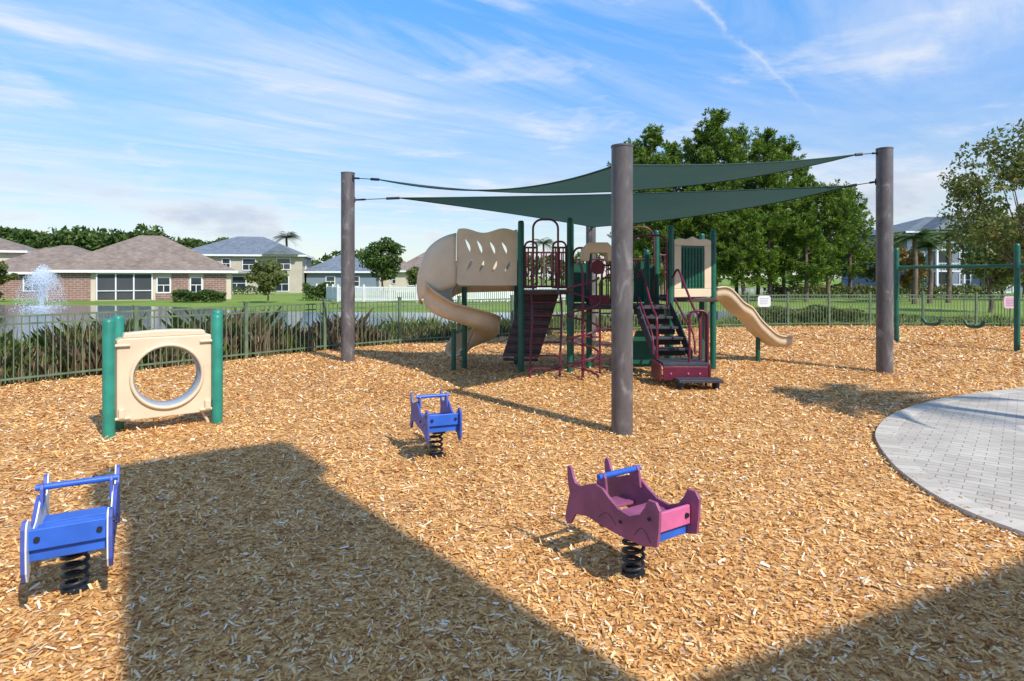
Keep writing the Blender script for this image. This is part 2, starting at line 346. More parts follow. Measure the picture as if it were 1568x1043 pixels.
sheet('paver_patio',PP,0.035,'paver',0.06)
mb=MB(); random.seed(3)
dense=spline([(x,y,0) for x,y in pe],60,True); nC=len(dense); acc=0; last=0
for i in range(1,nC):
    acc+=(dense[i]-dense[i-1]).length
    if acc>=0.125:
        a=dense[last]; b_=dense[i]; t=(b_-a).normalized(); nrm=V((t.y,-t.x,0))
        if not inpoly(np.array([((a+b_)/2+nrm*0.1).x]),np.array([((a+b_)/2+nrm*0.1).y]),PP)[0]: nrm=-nrm
        a2=a+t*0.004; b2=b_-t*0.004
        zt=V((0,0,0.040+random.random()*0.003)); z0=V((0,0,-0.03))
        p=[a2-nrm*0.01,b2-nrm*0.01,b2+nrm*0.2,a2+nrm*0.2]
        mb.add([q+z0 for q in p]+[q+zt for q in p],[(4,5,6,7),(0,1,5,4),(1,2,6,5),(2,3,7,6),(3,0,4,7)])
        acc=0; last=i
m,nt,b=newmat('border_paver'); gi=nd(nt,'ShaderNodeNewGeometry')
c=ramp(nt,gi.outputs['Random Per Island'],[(0,(0.43,0.38,0.315)),(1,(0.58,0.525,0.445))]); nt.links.new(c,b.inputs['Base Color']); b.inputs['Roughness'].default_value=0.85
M['bpaver']=m
bo=mb.obj('patio_border','bpaver'); bo.parent=bpy.data.objects['paver_patio']
# chips
N=470000
r_=rng.uniform(1.8,30,N); th=rng.uniform(-1.25,1.25,N)
x=r_*np.sin(th); y=r_*np.cos(th)
k=inpoly(x,y,MP)&~inpoly(x,y,PP); x=x[k];y=y[k];r_=r_[k]; N=len(x)
L=rng.uniform(0.005,0.023,N)*(1+r_*0.07); Wd=rng.uniform(0.0026,0.0060,N)*(1+r_*0.09)
big=rng.random(N)<0.05; L[big]*=1.4; Wd[big]*=1.25
yaw=rng.uniform(0,2*np.pi,N); pt=rng.normal(0,0.26,N); rl=rng.normal(0,0.36,N)
u=np.stack([np.cos(yaw)*np.cos(pt),np.sin(yaw)*np.cos(pt),np.sin(pt)],1)
s_=np.stack([-np.sin(yaw)*np.cos(rl),np.cos(yaw)*np.cos(rl),np.sin(rl)],1)
zz=np.abs(np.sin(pt))*L+np.abs(np.sin(rl))*Wd+rng.uniform(0.001,0.010,N)
c0=np.stack([x,y,zz],1); l=L[:,None];wd=Wd[:,None]
j=rng.uniform(0.4,1,(N,1))
q=np.stack([c0-u*l-s_*wd*j,c0+u*l*0.9-s_*wd,c0+u*l+s_*wd*j,c0-u*l*0.85+s_*wd],1)
ch=npmesh('wood_chips',q,4,'chip'); ch.parent=mulch
n=260; i0=rng.integers(0,len(PP)-1,n); base=np.array(PP)[i0]; cen=np.array([9.5,6.8]); dirn=cen-base; dirn/=np.linalg.norm(dirn,axis=1)[:,None]
xy=base+dirn*(rng.exponential(0.16,n))[:,None]+rng.normal(0,0.06,(n,2)); yw=rng.uniform(0,6.28,n)
u=np.stack([np.cos(yw),np.sin(yw),0*yw],1)*rng.uniform(0.008,0.022,(n,1)); s_=np.stack([-np.sin(yw),np.cos(yw),0*yw],1)*0.004
c0=np.stack([xy[:,0],xy[:,1],np.full(n,0.049)],1)
cc=npmesh('stray_chips',np.stack([c0-u-s_,c0+u-s_,c0+u+s_,c0-u+s_],1),4,'chip'); cc.parent=mulch

# ------------------------------------------------------------------ perimeter fence
fg=grp('metal_picket_fence',(FP[0][0],FP[0][1],0))
fpts=[V((x,y,0)) for x,y in FP]
rail=MB(); pk=MB(); po=MB()
for a,b_ in zip(fpts[:-1],fpts[1:]):
    d=b_-a; L_=d.length; t=d/L_; n_=max(1,round(L_/2.1)); 
    for i in range(n_):
        p=a+t*(L_*i/n_); ang=math.atan2(t.y,t.x)
        po.box(p.x,p.y,0.66,0.075,0.075,1.32,ang); po.box(p.x,p.y,1.33,0.095,0.095,0.03,ang)
        q_=a+t*(L_*(i+1)/n_)
        for z in (1.22,1.08,0.12):
            rail.beam(p+V((0,0,z)),q_+V((0,0,z)),0.03,0.035)
        m_=int((q_-p).length/0.115)
        for k_ in range(1,m_):
            s0=p+(q_-p)*k_/m_; pk.box(s0.x,s0.y,0.63,0.017,0.017,1.16,ang)
rail.obj('rails','fence',fg); pk.obj('pickets','fence',fg); po.obj('posts','fence',fg)

def blades(name,N,x0,xi1,off0,off1,h0,h1,mat,clump=0.35,wb=0.012,per=12):
    segl=[(fpts[i],fpts[i+1]) for i in range(len(fpts)-1) if x0<=fpts[i].x<=xi1]
    Ls=np.array([(b_-a).length for a,b_ in segl]); ii=rng.choice(len(segl),N//per,p=Ls/Ls.sum())
    P=[];HS=[]
    for i in ii:
        a,b_=segl[i]; t=(b_-a).normalized(); n_=V((-t.y,t.x,0)); 
        c_=a+(b_-a)*rng.random()+n_*(off0+(off1-off0)*rng.random()); P.append((c_.x,c_.y))
        HS.append(0.72+0.38*math.sin(c_.x*1.7+1)*math.sin(c_.y*1.3))
    P=np.array(P); P=np.repeat(P,per,0); H=np.repeat(rng.uniform(h0,h1,len(ii))*np.array(HS),per)
    n=len(P); P=P+rng.normal(0,clump*0.3,(n,2)); H=H*rng.uniform(0.6,1.1,n)
    a=rng.uniform(0,2*np.pi,n); le=rng.uniform(0.05,0.7,n)*H; w_=wb*rng.uniform(0.6,1.6,n)
    dx=np.cos(a);dy=np.sin(a); b0=np.stack([P[:,0],P[:,1],np.full(n,-0.05)],1)
    sd=np.stack([-dy,dx,0*dx],1)*w_[:,None]
    mid=b0+np.stack([dx*le*0.3,dy*le*0.3,H*0.6],1); top=b0+np.stack([dx*le,dy*le,H],1)
    q=np.stack([b0-sd,b0+sd,mid+sd*0.8,top,mid-sd*0.8],1)
    return npmesh(name,q,5,mat)
blades('tall_reed_grass',12000,-16,-5.5,0.35,4.4,0.45,1.2,'reed')
blades('tall_reed_grass',8000,-6,5,0.35,3.2,0.30,0.8,'reed')
blades('bronze_ornamental_grass',3400,-9,-4,0.3,1.6,0.5,1.1,'bronze',0.5)
blades('bronze_ornamental_grass',1300,-3.5,1,0.3,1.5,0.35,0.8,'bronze',0.5)
blades('low_marsh_grass',7000,3,20,0.3,3.5,0.15,0.5,'reed')

# ------------------------------------------------------------------ trees
def leafquads(C,size,n):
    a=rng.normal(size=(n,3)); a/=np.linalg.norm(a,axis=1)[:,None]
    b_=rng.normal(size=(n,3)); b_-=a*(a*b_).sum(1)[:,None]; b_/=np.linalg.norm(b_,axis=1)[:,None]
    s=(size*rng.uniform(0.6,1.3,n))[:,None]
    return np.stack([C-a*s,C+b_*s*0.5,C+a*s,C-b_*s*0.5],1)
def broadleaf(name,loc,h,th,rx,nl,ls,mat,ncl=34,tr=0.14,sparse=0.5):
    gpo=grp(name,loc); x,y,z=loc; mb=MB()
    rz=(h-th)/2; cz=z+th+rz
    top=V((x+rng.normal(0,0.1),y,z+th+rz*0.9))
    mb.tube([(x,y,z-0.1),(x+0.05*h/5,y,z+th*0.6),(x,y,z+th+0.1),top],[tr,tr*0.8,tr*0.6,tr*0.15],8)
    cl=[]
    for i in range(ncl):
        d=rng.normal(size=3); d/=np.linalg.norm(d); rr=rng.uniform(0.35,0.95)**0.6
        c_=np.array([x+d[0]*rx*rr*0.85,y+d[1]*rx*rr*0.85,cz+d[2]*rz*rr*0.88]); cl.append(c_)
        if i<18:
            s0=V((x,y,z+th*rng.uniform(0.7,1.0)+rz*rng.uniform(0,0.5))); e=V(c_); mid=(s0+e)/2+V((0,0,-0.08*rx))
            mb.tube([s0,mid,e],[tr*0.4,tr*0.25,tr*0.06],5)
    mb.obj('trunk_and_limbs','bark',gpo)
    cl=np.array(cl); ii=rng.integers(0,ncl,nl)
    rad=rng.uniform(0.22,0.42,ncl)*rx*sparse*2
    d=rng.normal(size=(nl,3)); d/=np.linalg.norm(d,axis=1)[:,None]
    C=cl[ii]+d*(rad[ii]*rng.uniform(0.3,1,nl)**0.5)[:,None]*np.array([1,1,0.75])
    npmesh('foliage',leafquads(C,ls,nl),4,mat,gpo); return gpo
def pine(name,loc,h,R,seed):
    gpo=grp(name,loc); x,y,z=loc; mb=MB()
    lean=rng.normal(0,0.35,2)
    mb.tube([(x,y,z-0.1),(x+lean[0]*0.4,y,z+h*0.4),(x+lean[0],y+lean[1],z+h*0.97)],[0.19,0.14,0.03],8)
    tuf=[];ax=[]
    nb=int(h*5.2); f0=0.16
    for i in range(nb):
        f=f0+(0.98-f0)*(i/nb)**0.92; zz=z+h*f
        prof=(0.66+0.9*(f-f0)) if f<0.40 else max(0.0,(1.0-f)/0.60)**0.55
        rl=R*max(0.12,min(1,prof))*rng.uniform(0.55,1.2); a=rng.uniform(0,6.283)
        dh=V((math.cos(a),math.sin(a),0))
        s0=V((x+lean[0]*f,y+lean[1]*f,zz)); up=rng.uniform(0.10,0.50)+0.5*f
        mid=s0+dh*rl*0.55+V((0,0,rl*up*0.28)); e=s0+dh*rl+V((0,0,rl*up*0.9+0.1))
        mb.tube([s0,mid,e],[0.05,0.032,0.012],4,False)
        m_=int(4+rl*4.2)
        for k_ in range(m_):
            t=0.22+0.82*(k_+rng.random()*0.7)/m_
            p=(s0.lerp(mid,t*2) if t<0.5 else mid.lerp(e,(t-0.5)*2)); sp=0.10+0.14*rl
            tuf.append((p.x+rng.normal(0,sp),p.y+rng.normal(0,sp),p.z+rng.normal(0,0.14)))
            d_=np.array([dh.x*0.6+rng.normal(0,0.45),dh.y*0.6+rng.normal(0,0.45),0.65+rng.random()*0.5]); ax.append(d_/np.linalg.norm(d_))
    for k_ in range(6):
        tuf.append((x+lean[0]+rng.normal(0,0.16),y+lean[1]+rng.normal(0,0.16),z+h*(0.90+0.016*k_))); ax.append(np.array([0,0,1.0]))
    mb.obj('trunk_and_limbs','bark',gpo)
    T=np.array(tuf); AX=np.array(ax); K=26; P=np.repeat(T,K,0); A_=np.repeat(AX,K,0); n=len(P)
    sh=np.repeat(rng.uniform(0.30,0.65,len(T)),K)
    P=P+A_*(rng.uniform(0,1,n)*sh)[:,None]
    rd=rng.normal(size=(n,3)); rd-=A_*(rd*A_).sum(1)[:,None]; rd/=np.linalg.norm(rd,axis=1)[:,None]
    d=A_*0.65+rd*0.95; d/=np.linalg.norm(d,axis=1)[:,None]
    sd=np.cross(d,rng.normal(size=(n,3))); sd/=np.linalg.norm(sd,axis=1)[:,None]
    L_=rng.uniform(0.24,0.42,n)[:,None]; q=np.stack([P-sd*0.028,P+d*L_*0.5-sd*0.046,P+d*L_,P+d*L_*0.5+sd*0.046],1)
    npmesh('needles',q,4,'pine',gpo)
def palm(name,loc,h,fl,nf=26,tr=0.16):
    gpo=grp(name,loc); x,y,z=loc; mb=MB()
    mb.tube([(x,y,z-0.1),(x+0.1,y,z+h*0.5),(x,y,z+h)],[tr*1.2,tr,tr*0.9],9); mb.obj('trunk','bark',gpo)
    Q=[]
    for i in range(nf):
        a=rng.uniform(0,6.283); el=rng.uniform(-0.4,1.2); c_=V((x,y,z+h)); dh=V((math.cos(a),math.sin(a),0)); prev=c_
        for k_ in range(9):
            t=(k_+1)/9; p=c_+dh*fl*t*math.cos(el*0.8)+V((0,0,fl*(math.sin(el)*t-0.55*t*t)))
            sd=V((-dh.y,dh.x,0))
            for sg in(-1,1):
                for jj in range(3):
                    b0=prev.lerp(p,jj/3); ll=fl*0.36*(1-0.55*abs(t-0.5)); tip=b0+sd*sg*ll+dh*ll*0.5-V((0,0,ll*0.35))
                    Q.append([b0-dh*0.02,b0+dh*0.035,tip+dh*0.01,tip])
            prev=p
    npmesh('fronds',np.array([[tuple(v_) for v_ in q] for q in Q]),4,'leaf',gpo)
pines=[(963,56,222,2.3),(990,52,200,2.5),(1022,58,226,2.5),(1056,55,208,2.6),(1096,52,175,2.9),(1128,60,205,2.7),(1160,54,206,2.8),(1200,57,222,2.8),(1236,58,258,2.6),(1268,53,290,2.4),(1302,58,292,2.5),(1085,50,300,2.3),(1180,50,305,2.3),(1015,50,320,2.1),(1235,49,335,2.0),(1140,49,330,2.0)]
for i,(px,d,py,R) in enumerate(pines):
    pine('pine_tree',((px-784)/940*d,d,0),1.9+(425-py)/940*d,R,i)
broadleaf('crape_myrtle_tree',(22.0,26,0),8.5,2.0,3.6,12500,0.10,'leafolive',70,0.13,0.32)
broadleaf('oak_tree',(-12.7,60,0),6.0,1.4,2.3,3600,0.2,'leaf',40)
broadleaf('small_tree',(-18.7,47,0),3.4,0.6,1.5,2600,0.15,'leafolive',26,0.08)
broadleaf('small_tree',(-9.6,62,0),3.2,0.8,1.1,1500,0.15,'leafolive',20,0.07)
broadleaf('small_tree',(-40.3,48,0),3.4,0.8,1.3,1500,0.16,'leafolive',20,0.07)
broadleaf('rusty_cypress_tree',(32.4,50,0),4.9,0.5,1.3,2400,0.17,'leaforange',26,0.09)
broadleaf('rusty_cypress_tree',(34.6,53,0),4.2,0.5,1.2,1800,0.17,'leafolive',22,0.09)
broadleaf('oak_tree',(36.0,60,0),6.6,1.0,2.6,3400,0.2,'leafolive',36)
broadleaf('oak_tree',(50,60,0),7.2,1.2,3.0,4200,0.2,'leaf',40)
broadleaf('oak_tree',(41.5,52,0),5.0,0.9,2.2,3000,0.18,'leafolive',30)
broadleaf('oak_tree',(46,50,0),5.8,0.9,2.4,3300,0.18,'leaf',32)
broadleaf('oak_tree',(26.5,34,0),6.2,1.0,2.2,3600,0.14,'leafolive',36)
palm('palm_tree',(-31.6,86,0),7.6,2.0)
palm('palm_tree',(29.5,45,0),4.9,1.5); palm('palm_tree',(31.3,46,0),4.3,1.4); palm('palm_tree',(33.4,47,0),5.0,1.5)
palm('palm_tree',(4.6,90,0),7.0,2.0)
palm('palm_tree',(10.0,4.3,0),6.6,1.5,14,0.13)
def hedge(name,x0,x1,y,h,n,mat='leaf',ls=0.12,dep=0.6):
    C=np.stack([rng.uniform(x0,x1,n),y+rng.uniform(-dep,dep,n),rng.uniform(0,1,n)**0.6*h],1)
    C[:,2]*=0.85+0.15*np.sin(C[:,0]*3.1)
    return npmesh(name,leafquads(C,ls,n),4,mat)
hedge('clipped_hedge',-26.3,-22.6,48,0.95,3000); hedge('clipped_hedge',-17.6,-15.2,52,1.5,2000)
hedge('clipped_hedge',-46,-41,49,0.9,1500); hedge('low_shrubs',9.4,14.2,25.2,0.75,3000,'leafolive',0.09,0.7)
hedge('low_shrubs',-36,-27,70,1.0,1500); hedge('low_shrubs',24,46,58,1.3,5000,'leafolive',0.16,0.8)
n=46000; xs=np.concatenate([rng.uniform(-260,260,n-16000),rng.uniform(-150,-55,16000)]) 
def hh(x):
    base=6.2+1.3*np.sin(x*0.11)+1.0*np.sin(x*0.31+1)+0.7*np.sin(x*0.83)
    base=np.where(x<-84,12.6+0.8*np.sin(x*0.4)+1.0*np.sin(x*0.9)+0.6*np.sin(x*2.1),base); base=np.where((x>=-84)&(x<-66),10.6+0.8*np.sin(x*0.7),base)
    base=np.where((x>20),8.5+1.2*np.sin(x*0.35),base)
    return base
C=np.stack([xs,150+rng.uniform(-4,6,n),hh(xs)*rng.uniform(0,1,n)**0.45],1)
npmesh('distant_treeline',leafquads(C,0.7,n),4,'leaf')

# ------------------------------------------------------------------ houses
def house(name,x0,x1,y0,y1,eave,ridge,wall,roof,hip=None,wins=(),ov=0.5,gable=False,extra=None,sidewins=()):
    gpo=grp(name,((x0+x1)/2,(y0+y1)/2,0)); mb=MB(); mb.b2(x0,x1,y0,y1,-0.1,eave); mb.obj('walls',wall,gpo)
    ym=(y0+y1)/2; hw=(y1-y0)/2 if hip is None else hip
    a=[(x0-ov,y0-ov,eave),(x1+ov,y0-ov,eave),(x1+ov,y1+ov,eave),(x0-ov,y1+ov,eave)]
    r1=(x0-ov if gable else x0+hw,ym,ridge); r2=(x1+ov if gable else x1-hw,ym,ridge)
    rb=MB(); rb.add(a+[r1,r2],[(0,1,5,4),(2,3,4,5),(1,2,5),(3,0,4),(3,2,1,0)]); rb.obj('roof',roof,gpo)
    fb=MB(); 
    fb.b2(x0-ov-0.02,x1+ov+0.02,y0-ov-0.06,y0-ov-0.01,eave-0.2,eave+0.02); fb.b2(x1+ov+0.01,x1+ov+0.06,y0-ov,y1+ov,eave-0.2,eave+0.02)
    gb=MB()
    for (xc,zc,w_,h_) in wins:
        gb.b2(xc-w_/2,xc+w_/2,y0-0.05,y0+0.02,zc-h_/2,zc+h_/2)
        for (p0,p1,q0,q1) in ((xc-w_/2-0.1,xc-w_/2,zc-h_/2-0.1,zc+h_/2+0.1),(xc+w_/2,xc+w_/2+0.1,zc-h_/2-0.1,zc+h_/2+0.1),(xc-w_/2,xc+w_/2,zc+h_/2,zc+h_/2+0.1),(xc-w_/2,xc+w_/2,zc-h_/2-0.1,zc-h_/2),(xc-w_/2,xc+w_/2,zc-0.03,zc+0.03),(xc-0.03,xc+0.03,zc-h_/2,zc-0.03)):
            fb.b2(p0,p1,y0-0.09,y0+0.02,q0,q1)
    for (yc,zc,w_,h_) in sidewins:
        gb.b2(x1-0.02,x1+0.05,yc-w_/2,yc+w_/2,zc-h_/2,zc+h_/2)
        for (p0,p1,q0,q1) in ((yc-w_/2-0.1,yc-w_/2,zc-h_/2-0.1,zc+h_/2+0.1),(yc+w_/2,yc+w_/2+0.1,zc-h_/2-0.1,zc+h_/2+0.1),(yc-w_/2,yc+w_/2,zc+h_/2,zc+h_/2+0.1),(yc-w_/2,yc+w_/2,zc-h_/2-0.1,zc-h_/2)):
            fb.b2(x1-0.02,x1+0.09,p0,p1,q0,q1)
    fb.obj('trim','white',gpo)
    if gb.v: gb.obj('windows','glass',gpo)
    return gpo
def turn(h,deg,dx,dy=0): h.rotation_euler=(0,0,math.radians(deg)); h.location.x+=dx; h.location.y+=dy
h=house('brick_house',-38.4,-24.8,52,62,2.5,5.8,'cream','roofbrown',5.9,[(-30.1,1.25,0.9,1.2),(-27.6,1.25,0.8,1.2)],sidewins=[(55,1.3,1,1.2)])
mb=MB(); mb.b2(-30.7,-25.2,51.93,52.0-0.003,0,0.62); mb.b2(-29.5,-28.2,51.93,51.997,0.62,2.2); mb.b2(-27.0,-25.2,51.93,51.997,0.62,2.2); mb.b2(-38.3,-35.4,51.93,51.997,0,2.3); mb.obj('brick_facing','brick',h)
mb=MB(); mb.b2(-34.9,-31.0,51.90,51.997,0.1,2.15); mb.obj('screened_porch','screen',h)
mb=MB()
for xx in (-34.95,-33.6,-32.3,-30.95): mb.b2(xx-0.05,xx+0.05,51.82,51.897,0,2.2)
mb.b2(-35,-30.9,51.80,51.9,2.2,2.3); mb.b2(-35,-30.9,51.80,51.9,0.75,0.82); mb.obj('porch_frame','white',h)
mb=MB()
for xx in (-33.5,-30.5): mb.tube([(xx,60,4.2),(xx,60,5.4)],0.09,8)
mb.obj('roof_vents','white',h)
turn(h,24,-1.9)
h=house('brick_house',-50,-40.6,57,66,2.4,4.9,'brick','roofbrown',3.9,[(-46,1.3,1.2,1.2),(-43.2,1.3,1,1.2)]); turn(h,24,-0.5)
h=house('two_storey_house',-40.0,-25.8,75,87,4.7,7.3,'beige','roofgrey',5.5,[(-38,3.6,1.2,1.3),(-34.6,3.6,0.8,1.1),(-32,3.5,1.4,1.3),(-28.0,3.6,1.5,1.3),(-37,1.2,2.2,1.5),(-33.4,1.2,2.0,1.6),(-28.2,1.1,1.5,1.7)],sidewins=[(79,3.5,1,1.2),(83,1.3,1,1.2)])
mb=MB(); mb.extr([(-2.1,0),(2.1,0),(0,1.25)],(-28.3,75.4,4.72),(1,0,0),(0,0,1),(0,1,0),3.0); mb.obj('front_gable_roof','roofgrey',h)
mb=MB(); mb.b2(-39.6,-31,74.2,74.9,2.35,2.5); mb.obj('porch_roof','roofgrey',h)
turn(h,13,-1.6)
h=house('two_storey_house',-58,-49.6,60,70,4.6,6.3,'cream','roofbrown',3.5,[(-52,3.4,0.9,1.2),(-50.8,1.3,0.9,1.2)]); turn(h,25,-1.8)
h=house('two_storey_house',-66,-56.5,80,92,4.3,6.4,'cream','roofbrown',4.0,[(-59,3.4,1.2,1.2),(-62,3.4,1,1.2)]); turn(h,20,-1)
h=house('grey_roof_house',-27.0,-18.2,80,90,2.7,5.1,'bluewall','roofgrey',3.8,[(-24,1.4,1,1.2),(-21,1.4,1.2,1.2)]); turn(h,10,-0.5)
h=house('tan_house',-15.2,-6.8,80,90,2.8,5.9,'cream','roofbrown',4.0,[(-13,1.5,1,1.2),(-9.5,1.5,1.2,1.2)],sidewins=[(84,1.5,1,1.2)])
h=house('tan_house',-21.5,-15.2,95,105,3,4.9,'cream','roofbrown',3.0,[(-18,1.6,1,1.2)])
ap=house('apartment_building',51.5,90,80,96,7.9,10.6,'bluewall','roofblue',8,[(x_,z_,1.3,1.5) for x_ in (53,59,65.5,72,79,85) for z_ in (1.6,4.4,7.0)])
mb=MB(); dk=MB(); rf=MB(); gw=MB()
for xc in (56,62.3,69,75.5):
    for z_ in (0.05,2.75,5.45):
        mb.b2(xc-1.6,xc+1.6,78.4,79.99,z_-0.12,z_+0.05); mb.b2(xc-1.6,xc+1.6,78.4,78.46,z_+0.95,z_+1.02)
        for k_ in range(17): mb.b2(xc-1.6+k_*0.2-0.02,xc-1.6+k_*0.2+0.02,78.41,78.45,z_+0.05,z_+0.95)
        dk.b2(xc-1.3,xc+1.3,79.93,79.995,z_+0.06,z_+2.3)
    for xx in (xc-1.7,xc+1.7): mb.b2(xx-0.12,xx+0.12,78.3,78.55,0,8.0)
    rf.extr([(-2.6,0),(2.6,0),(0,1.9)],(xc,79.6,7.95),(1,0,0),(0,0,1),(0,1,0),3.2)
    gw.extr([(-2.3,0.06),(2.3,0.06),(0,1.65)],(xc,77.95,7.95),(1,0,0),(0,0,1),(0,1,0),0.06)
mb.obj('balconies_and_trim','white',ap); dk.obj('balcony_doors','glass',ap); rf.obj('dormer_roofs','roofblue',ap); gw.obj('gable_siding','bluewall',ap)
wf=grp('white_vinyl_fence',(-10,47,0)); mb=MB()
pl=[V((-17.5,55,0)),(V((-13.6,48,0))),V((-6.5,47,0)),V((2,49,0)),V((7,53,0))]
for a,b_ in zip(pl[:-1],pl[1:]):
    t=(b_-a); L_=t.length; ang=math.atan2(t.y,t.x); nn_=int(L_/0.16)
    for i in range(nn_):
        p=a+t*i/nn_; 
        if i%13==0: mb.box(p.x,p.y,0.68,0.13,0.13,1.36,ang)
        else: mb.box(p.x,p.y,0.62,0.1,0.03,1.15,ang)
    for z_ in (0.2,1.1): mb.beam(a+V((0,0,z_)),b_+V((0,0,z_)),0.05,0.09)
mb.obj('pickets','white',wf)

# ------------------------------------------------------------------ clubhouse behind the camera
cb=grp('clubhouse',(10,-8,0)); mb=MB()
mb.extr([(5.75,0),(17,0),(17,7.0),(11.5,9.75),(5.75,7.3)],(0,-8,0),(1,0,0),(0,0,1),(0,1,0),9.9); mb.obj('walls','cream',cb)
rb=MB(); 
rb.add([(5.7,-3.0,7.33),(11.5,-3.0,9.82),(11.5,-13.2,9.82),(5.7,-13.2,7.33),(17.4,-3.0,7.0),(17.4,-13.2,7.0)],[(0,1,2,3),(1,4,5,2)]); rb.obj('roof','roofblue',cb,solid=0.12)
mb=MB(); mb.extr([(3.2,0),(3.2,7.2),(3.7,10.2),(3.45,10.6),(3.6,11.5),(4.9,12.3),(5.8,12.7),(5.75,11.4),(5.5,11.1),(5.5,0)],(0,-3.15,0),(1,0,0),(0,0,1),(0,1,0),0.3); mb.obj('entry_tower','brick',cb)
wb=MB()
for xc in (7.5,10,12.5,15): wb.b2(xc-0.6,xc+0.6,-3.05,-2.98,0.9,2.4); wb.b2(xc-0.6,xc+0.6,-3.05,-2.98,4,5.4)
wb.obj('windows','glass',cb)
lx,ly=11.63,2.42
lp=grp('light_pole',(lx,ly,0)); mb=MB(); mb.tube([(lx,ly,0),(lx,ly,9.6)],[0.075,0.05],12); mb.tube([(lx,ly,9.6),(lx,ly,9.7)],[0.28,0.2],14); mb.tube([(lx,ly,-0.02),(lx,ly,0.25)],[0.16,0.1],14); mb.obj('pole_and_head','mast',lp)

# ------------------------------------------------------------------ shade masts + sails
def mast(x,y,h,r):
    gpo=grp('shade_sail_mast',(x,y,0)); mb=MB()
    mb.tube([(x,y,-0.05),(x,y,h-0.01)],r,32); mb.tube([(x,y,h-0.012),(x,y,h+0.012)],r+0.006,32); mb.obj('pole','mast',gpo); return gpo
mL=mast(-3.73,13.95,4.27,0.152); mF=mast(1.345,7.5,3.5,0.13); mR=mast(7.47,12.31,4.48,0.152); mB=mast(2.41,18.76,3.5,0.15)
def sail(name,A,B,C,Qab,Qbc,Qca,att):
    gpo=grp(name,tuple((A+B+C)/3)); Mab=Qab*2-(A+B)/2; Mbc=Qbc*2-(B+C)/2; Mca=Qca*2-(C+A)/2
    n=28; idx={}; vs=[]; fs=[]
    for i in range(n+1):
        for j in range(n+1-i):
            a=i/n;b_=j/n;c_=1-a-b_; idx[(i,j)]=len(vs)
            vs.append(A*a*a+B*b_*b_+C*c_*c_+Mab*2*a*b_+Mbc*2*b_*c_+Mca*2*c_*a)
    for i in range(n):
        for j in range(n-i):
            fs.append((idx[i,j],idx[i+1,j],idx[i,j+1]))
            if i+j<n-1: fs.append((idx[i+1,j],idx[i+1,j+1],idx[i,j+1]))
    mb=MB(); mb.add(vs,fs,True); mb.obj('fabric','sail',gpo)
    mb=MB()
    for P,Q,R in ((A,Qab,B),(B,Qbc,C),(C,Qca,A)):
        Mq=Q*2-(P+R)/2; mb.tube([P*(1-t)**2+Mq*2*t*(1-t)+R*t*t for t in [k_/20 for k_ in range(21)]],0.014,6)
    mb.obj('hem','sail',gpo)
    cbm=MB()
    for P,E in att:
        cbm.tube([P,P.lerp(E,0.3)],0.03,8); cbm.tube([P,E],0.009,6); cbm.tube([P.lerp(E,0.75),E],0.022,8)
        cbm.tube([E-V((0,0,0.06)),E+V((0,0,0.06))],0.03,8)
    cbm.obj('turnbuckles_and_cable','black',gpo)
A=V((-2.95,13.6,4.07));B=V((6.85,12.25,4.35));C=V((1.34,7.85,3.34))
sail('shade_sail',A,B,C,V((1.96,12.2,3.61)),V((4.1,10.2,3.8)),V((-0.45,10.9,3.45)),[(A,V((-3.6,13.88,4.15))),(B,V((7.34,12.31,4.40))),(C,V((1.345,7.62,3.32)))])
A=V((-2.6,14.2,3.74));B=V((6.85,12.5,3.76));C=V((2.4,18.2,3.40))
sail('shade_sail',A,B,C,V((2.2,14.5,3.86)),V((5.1,15.3,3.51)),V((0.1,16,3.55)),[(A,V((-3.6,14.0,3.67))),(B,V((7.34,12.36,3.83))),(C,V((2.41,18.62,3.40)))])

# ------------------------------------------------------------------ play structure
PS=grp('playground_structure',(2.2,12.8,0))
gp=MB()
posts=[(0.18,12.3,3.04),(1.16,12.3,3.1),(1.30,13.5,3.1),(0.1,13.5,2.95),(1.62,12.9,2.6),(2.35,12.3,2.75),(2.35,13.5,2.9),(3.2,12.4,2.95),(4.18,12.76,2.89),(3.2,13.6,2.95),(4.3,13.9,2.9),(2.9,13.2,2.5)]
for x_,y_,h_ in posts:
    gp.tube([(x_,y_,0),(x_,y_,h_-0.05),(x_,y_,h_-0.01),(x_,y_,h_)],[0.062,0.062,0.055,0.03],16)
gp.tube([(-1.2,12.62,0),(-1.2,12.62,0.85)],0.05,12)
gp.tube([(5.55,13.85,0),(5.55,13.85,0.55)],0.05,12)
gp.obj('support_posts','green',PS)
dk=MB(); dk.b2(0.15,1.2,12.3,13.5,1.56,1.64); dk.b2(1.22,2.35,12.3,13.5,1.26,1.34); dk.b2(2.37,3.2,12.35,13.5,1.26,1.34); dk.b2(3.22,4.2,12.6,13.8,1.40,1.48)
dk.b2(1.18,1.24,12.3,13.5,1.3,1.6)
dk.obj('decks','deck',PS,bevel=0.01)
mr=MB()
def barrier(a,b_,z0,z1,n,r=0.014,rr=0.02):
    a=V(a);b_=V(b_)
    for z_ in (z0,z1): mr.tube([(a.x,a.y,z_),(b_.x,b_.y,z_)],rr,8)
    for i in range(n):
        p=a.lerp(b_,(i+1)/(n+1)); mr.tube([(p.x,p.y,z0),(p.x,p.y,z1)],r,6,False)
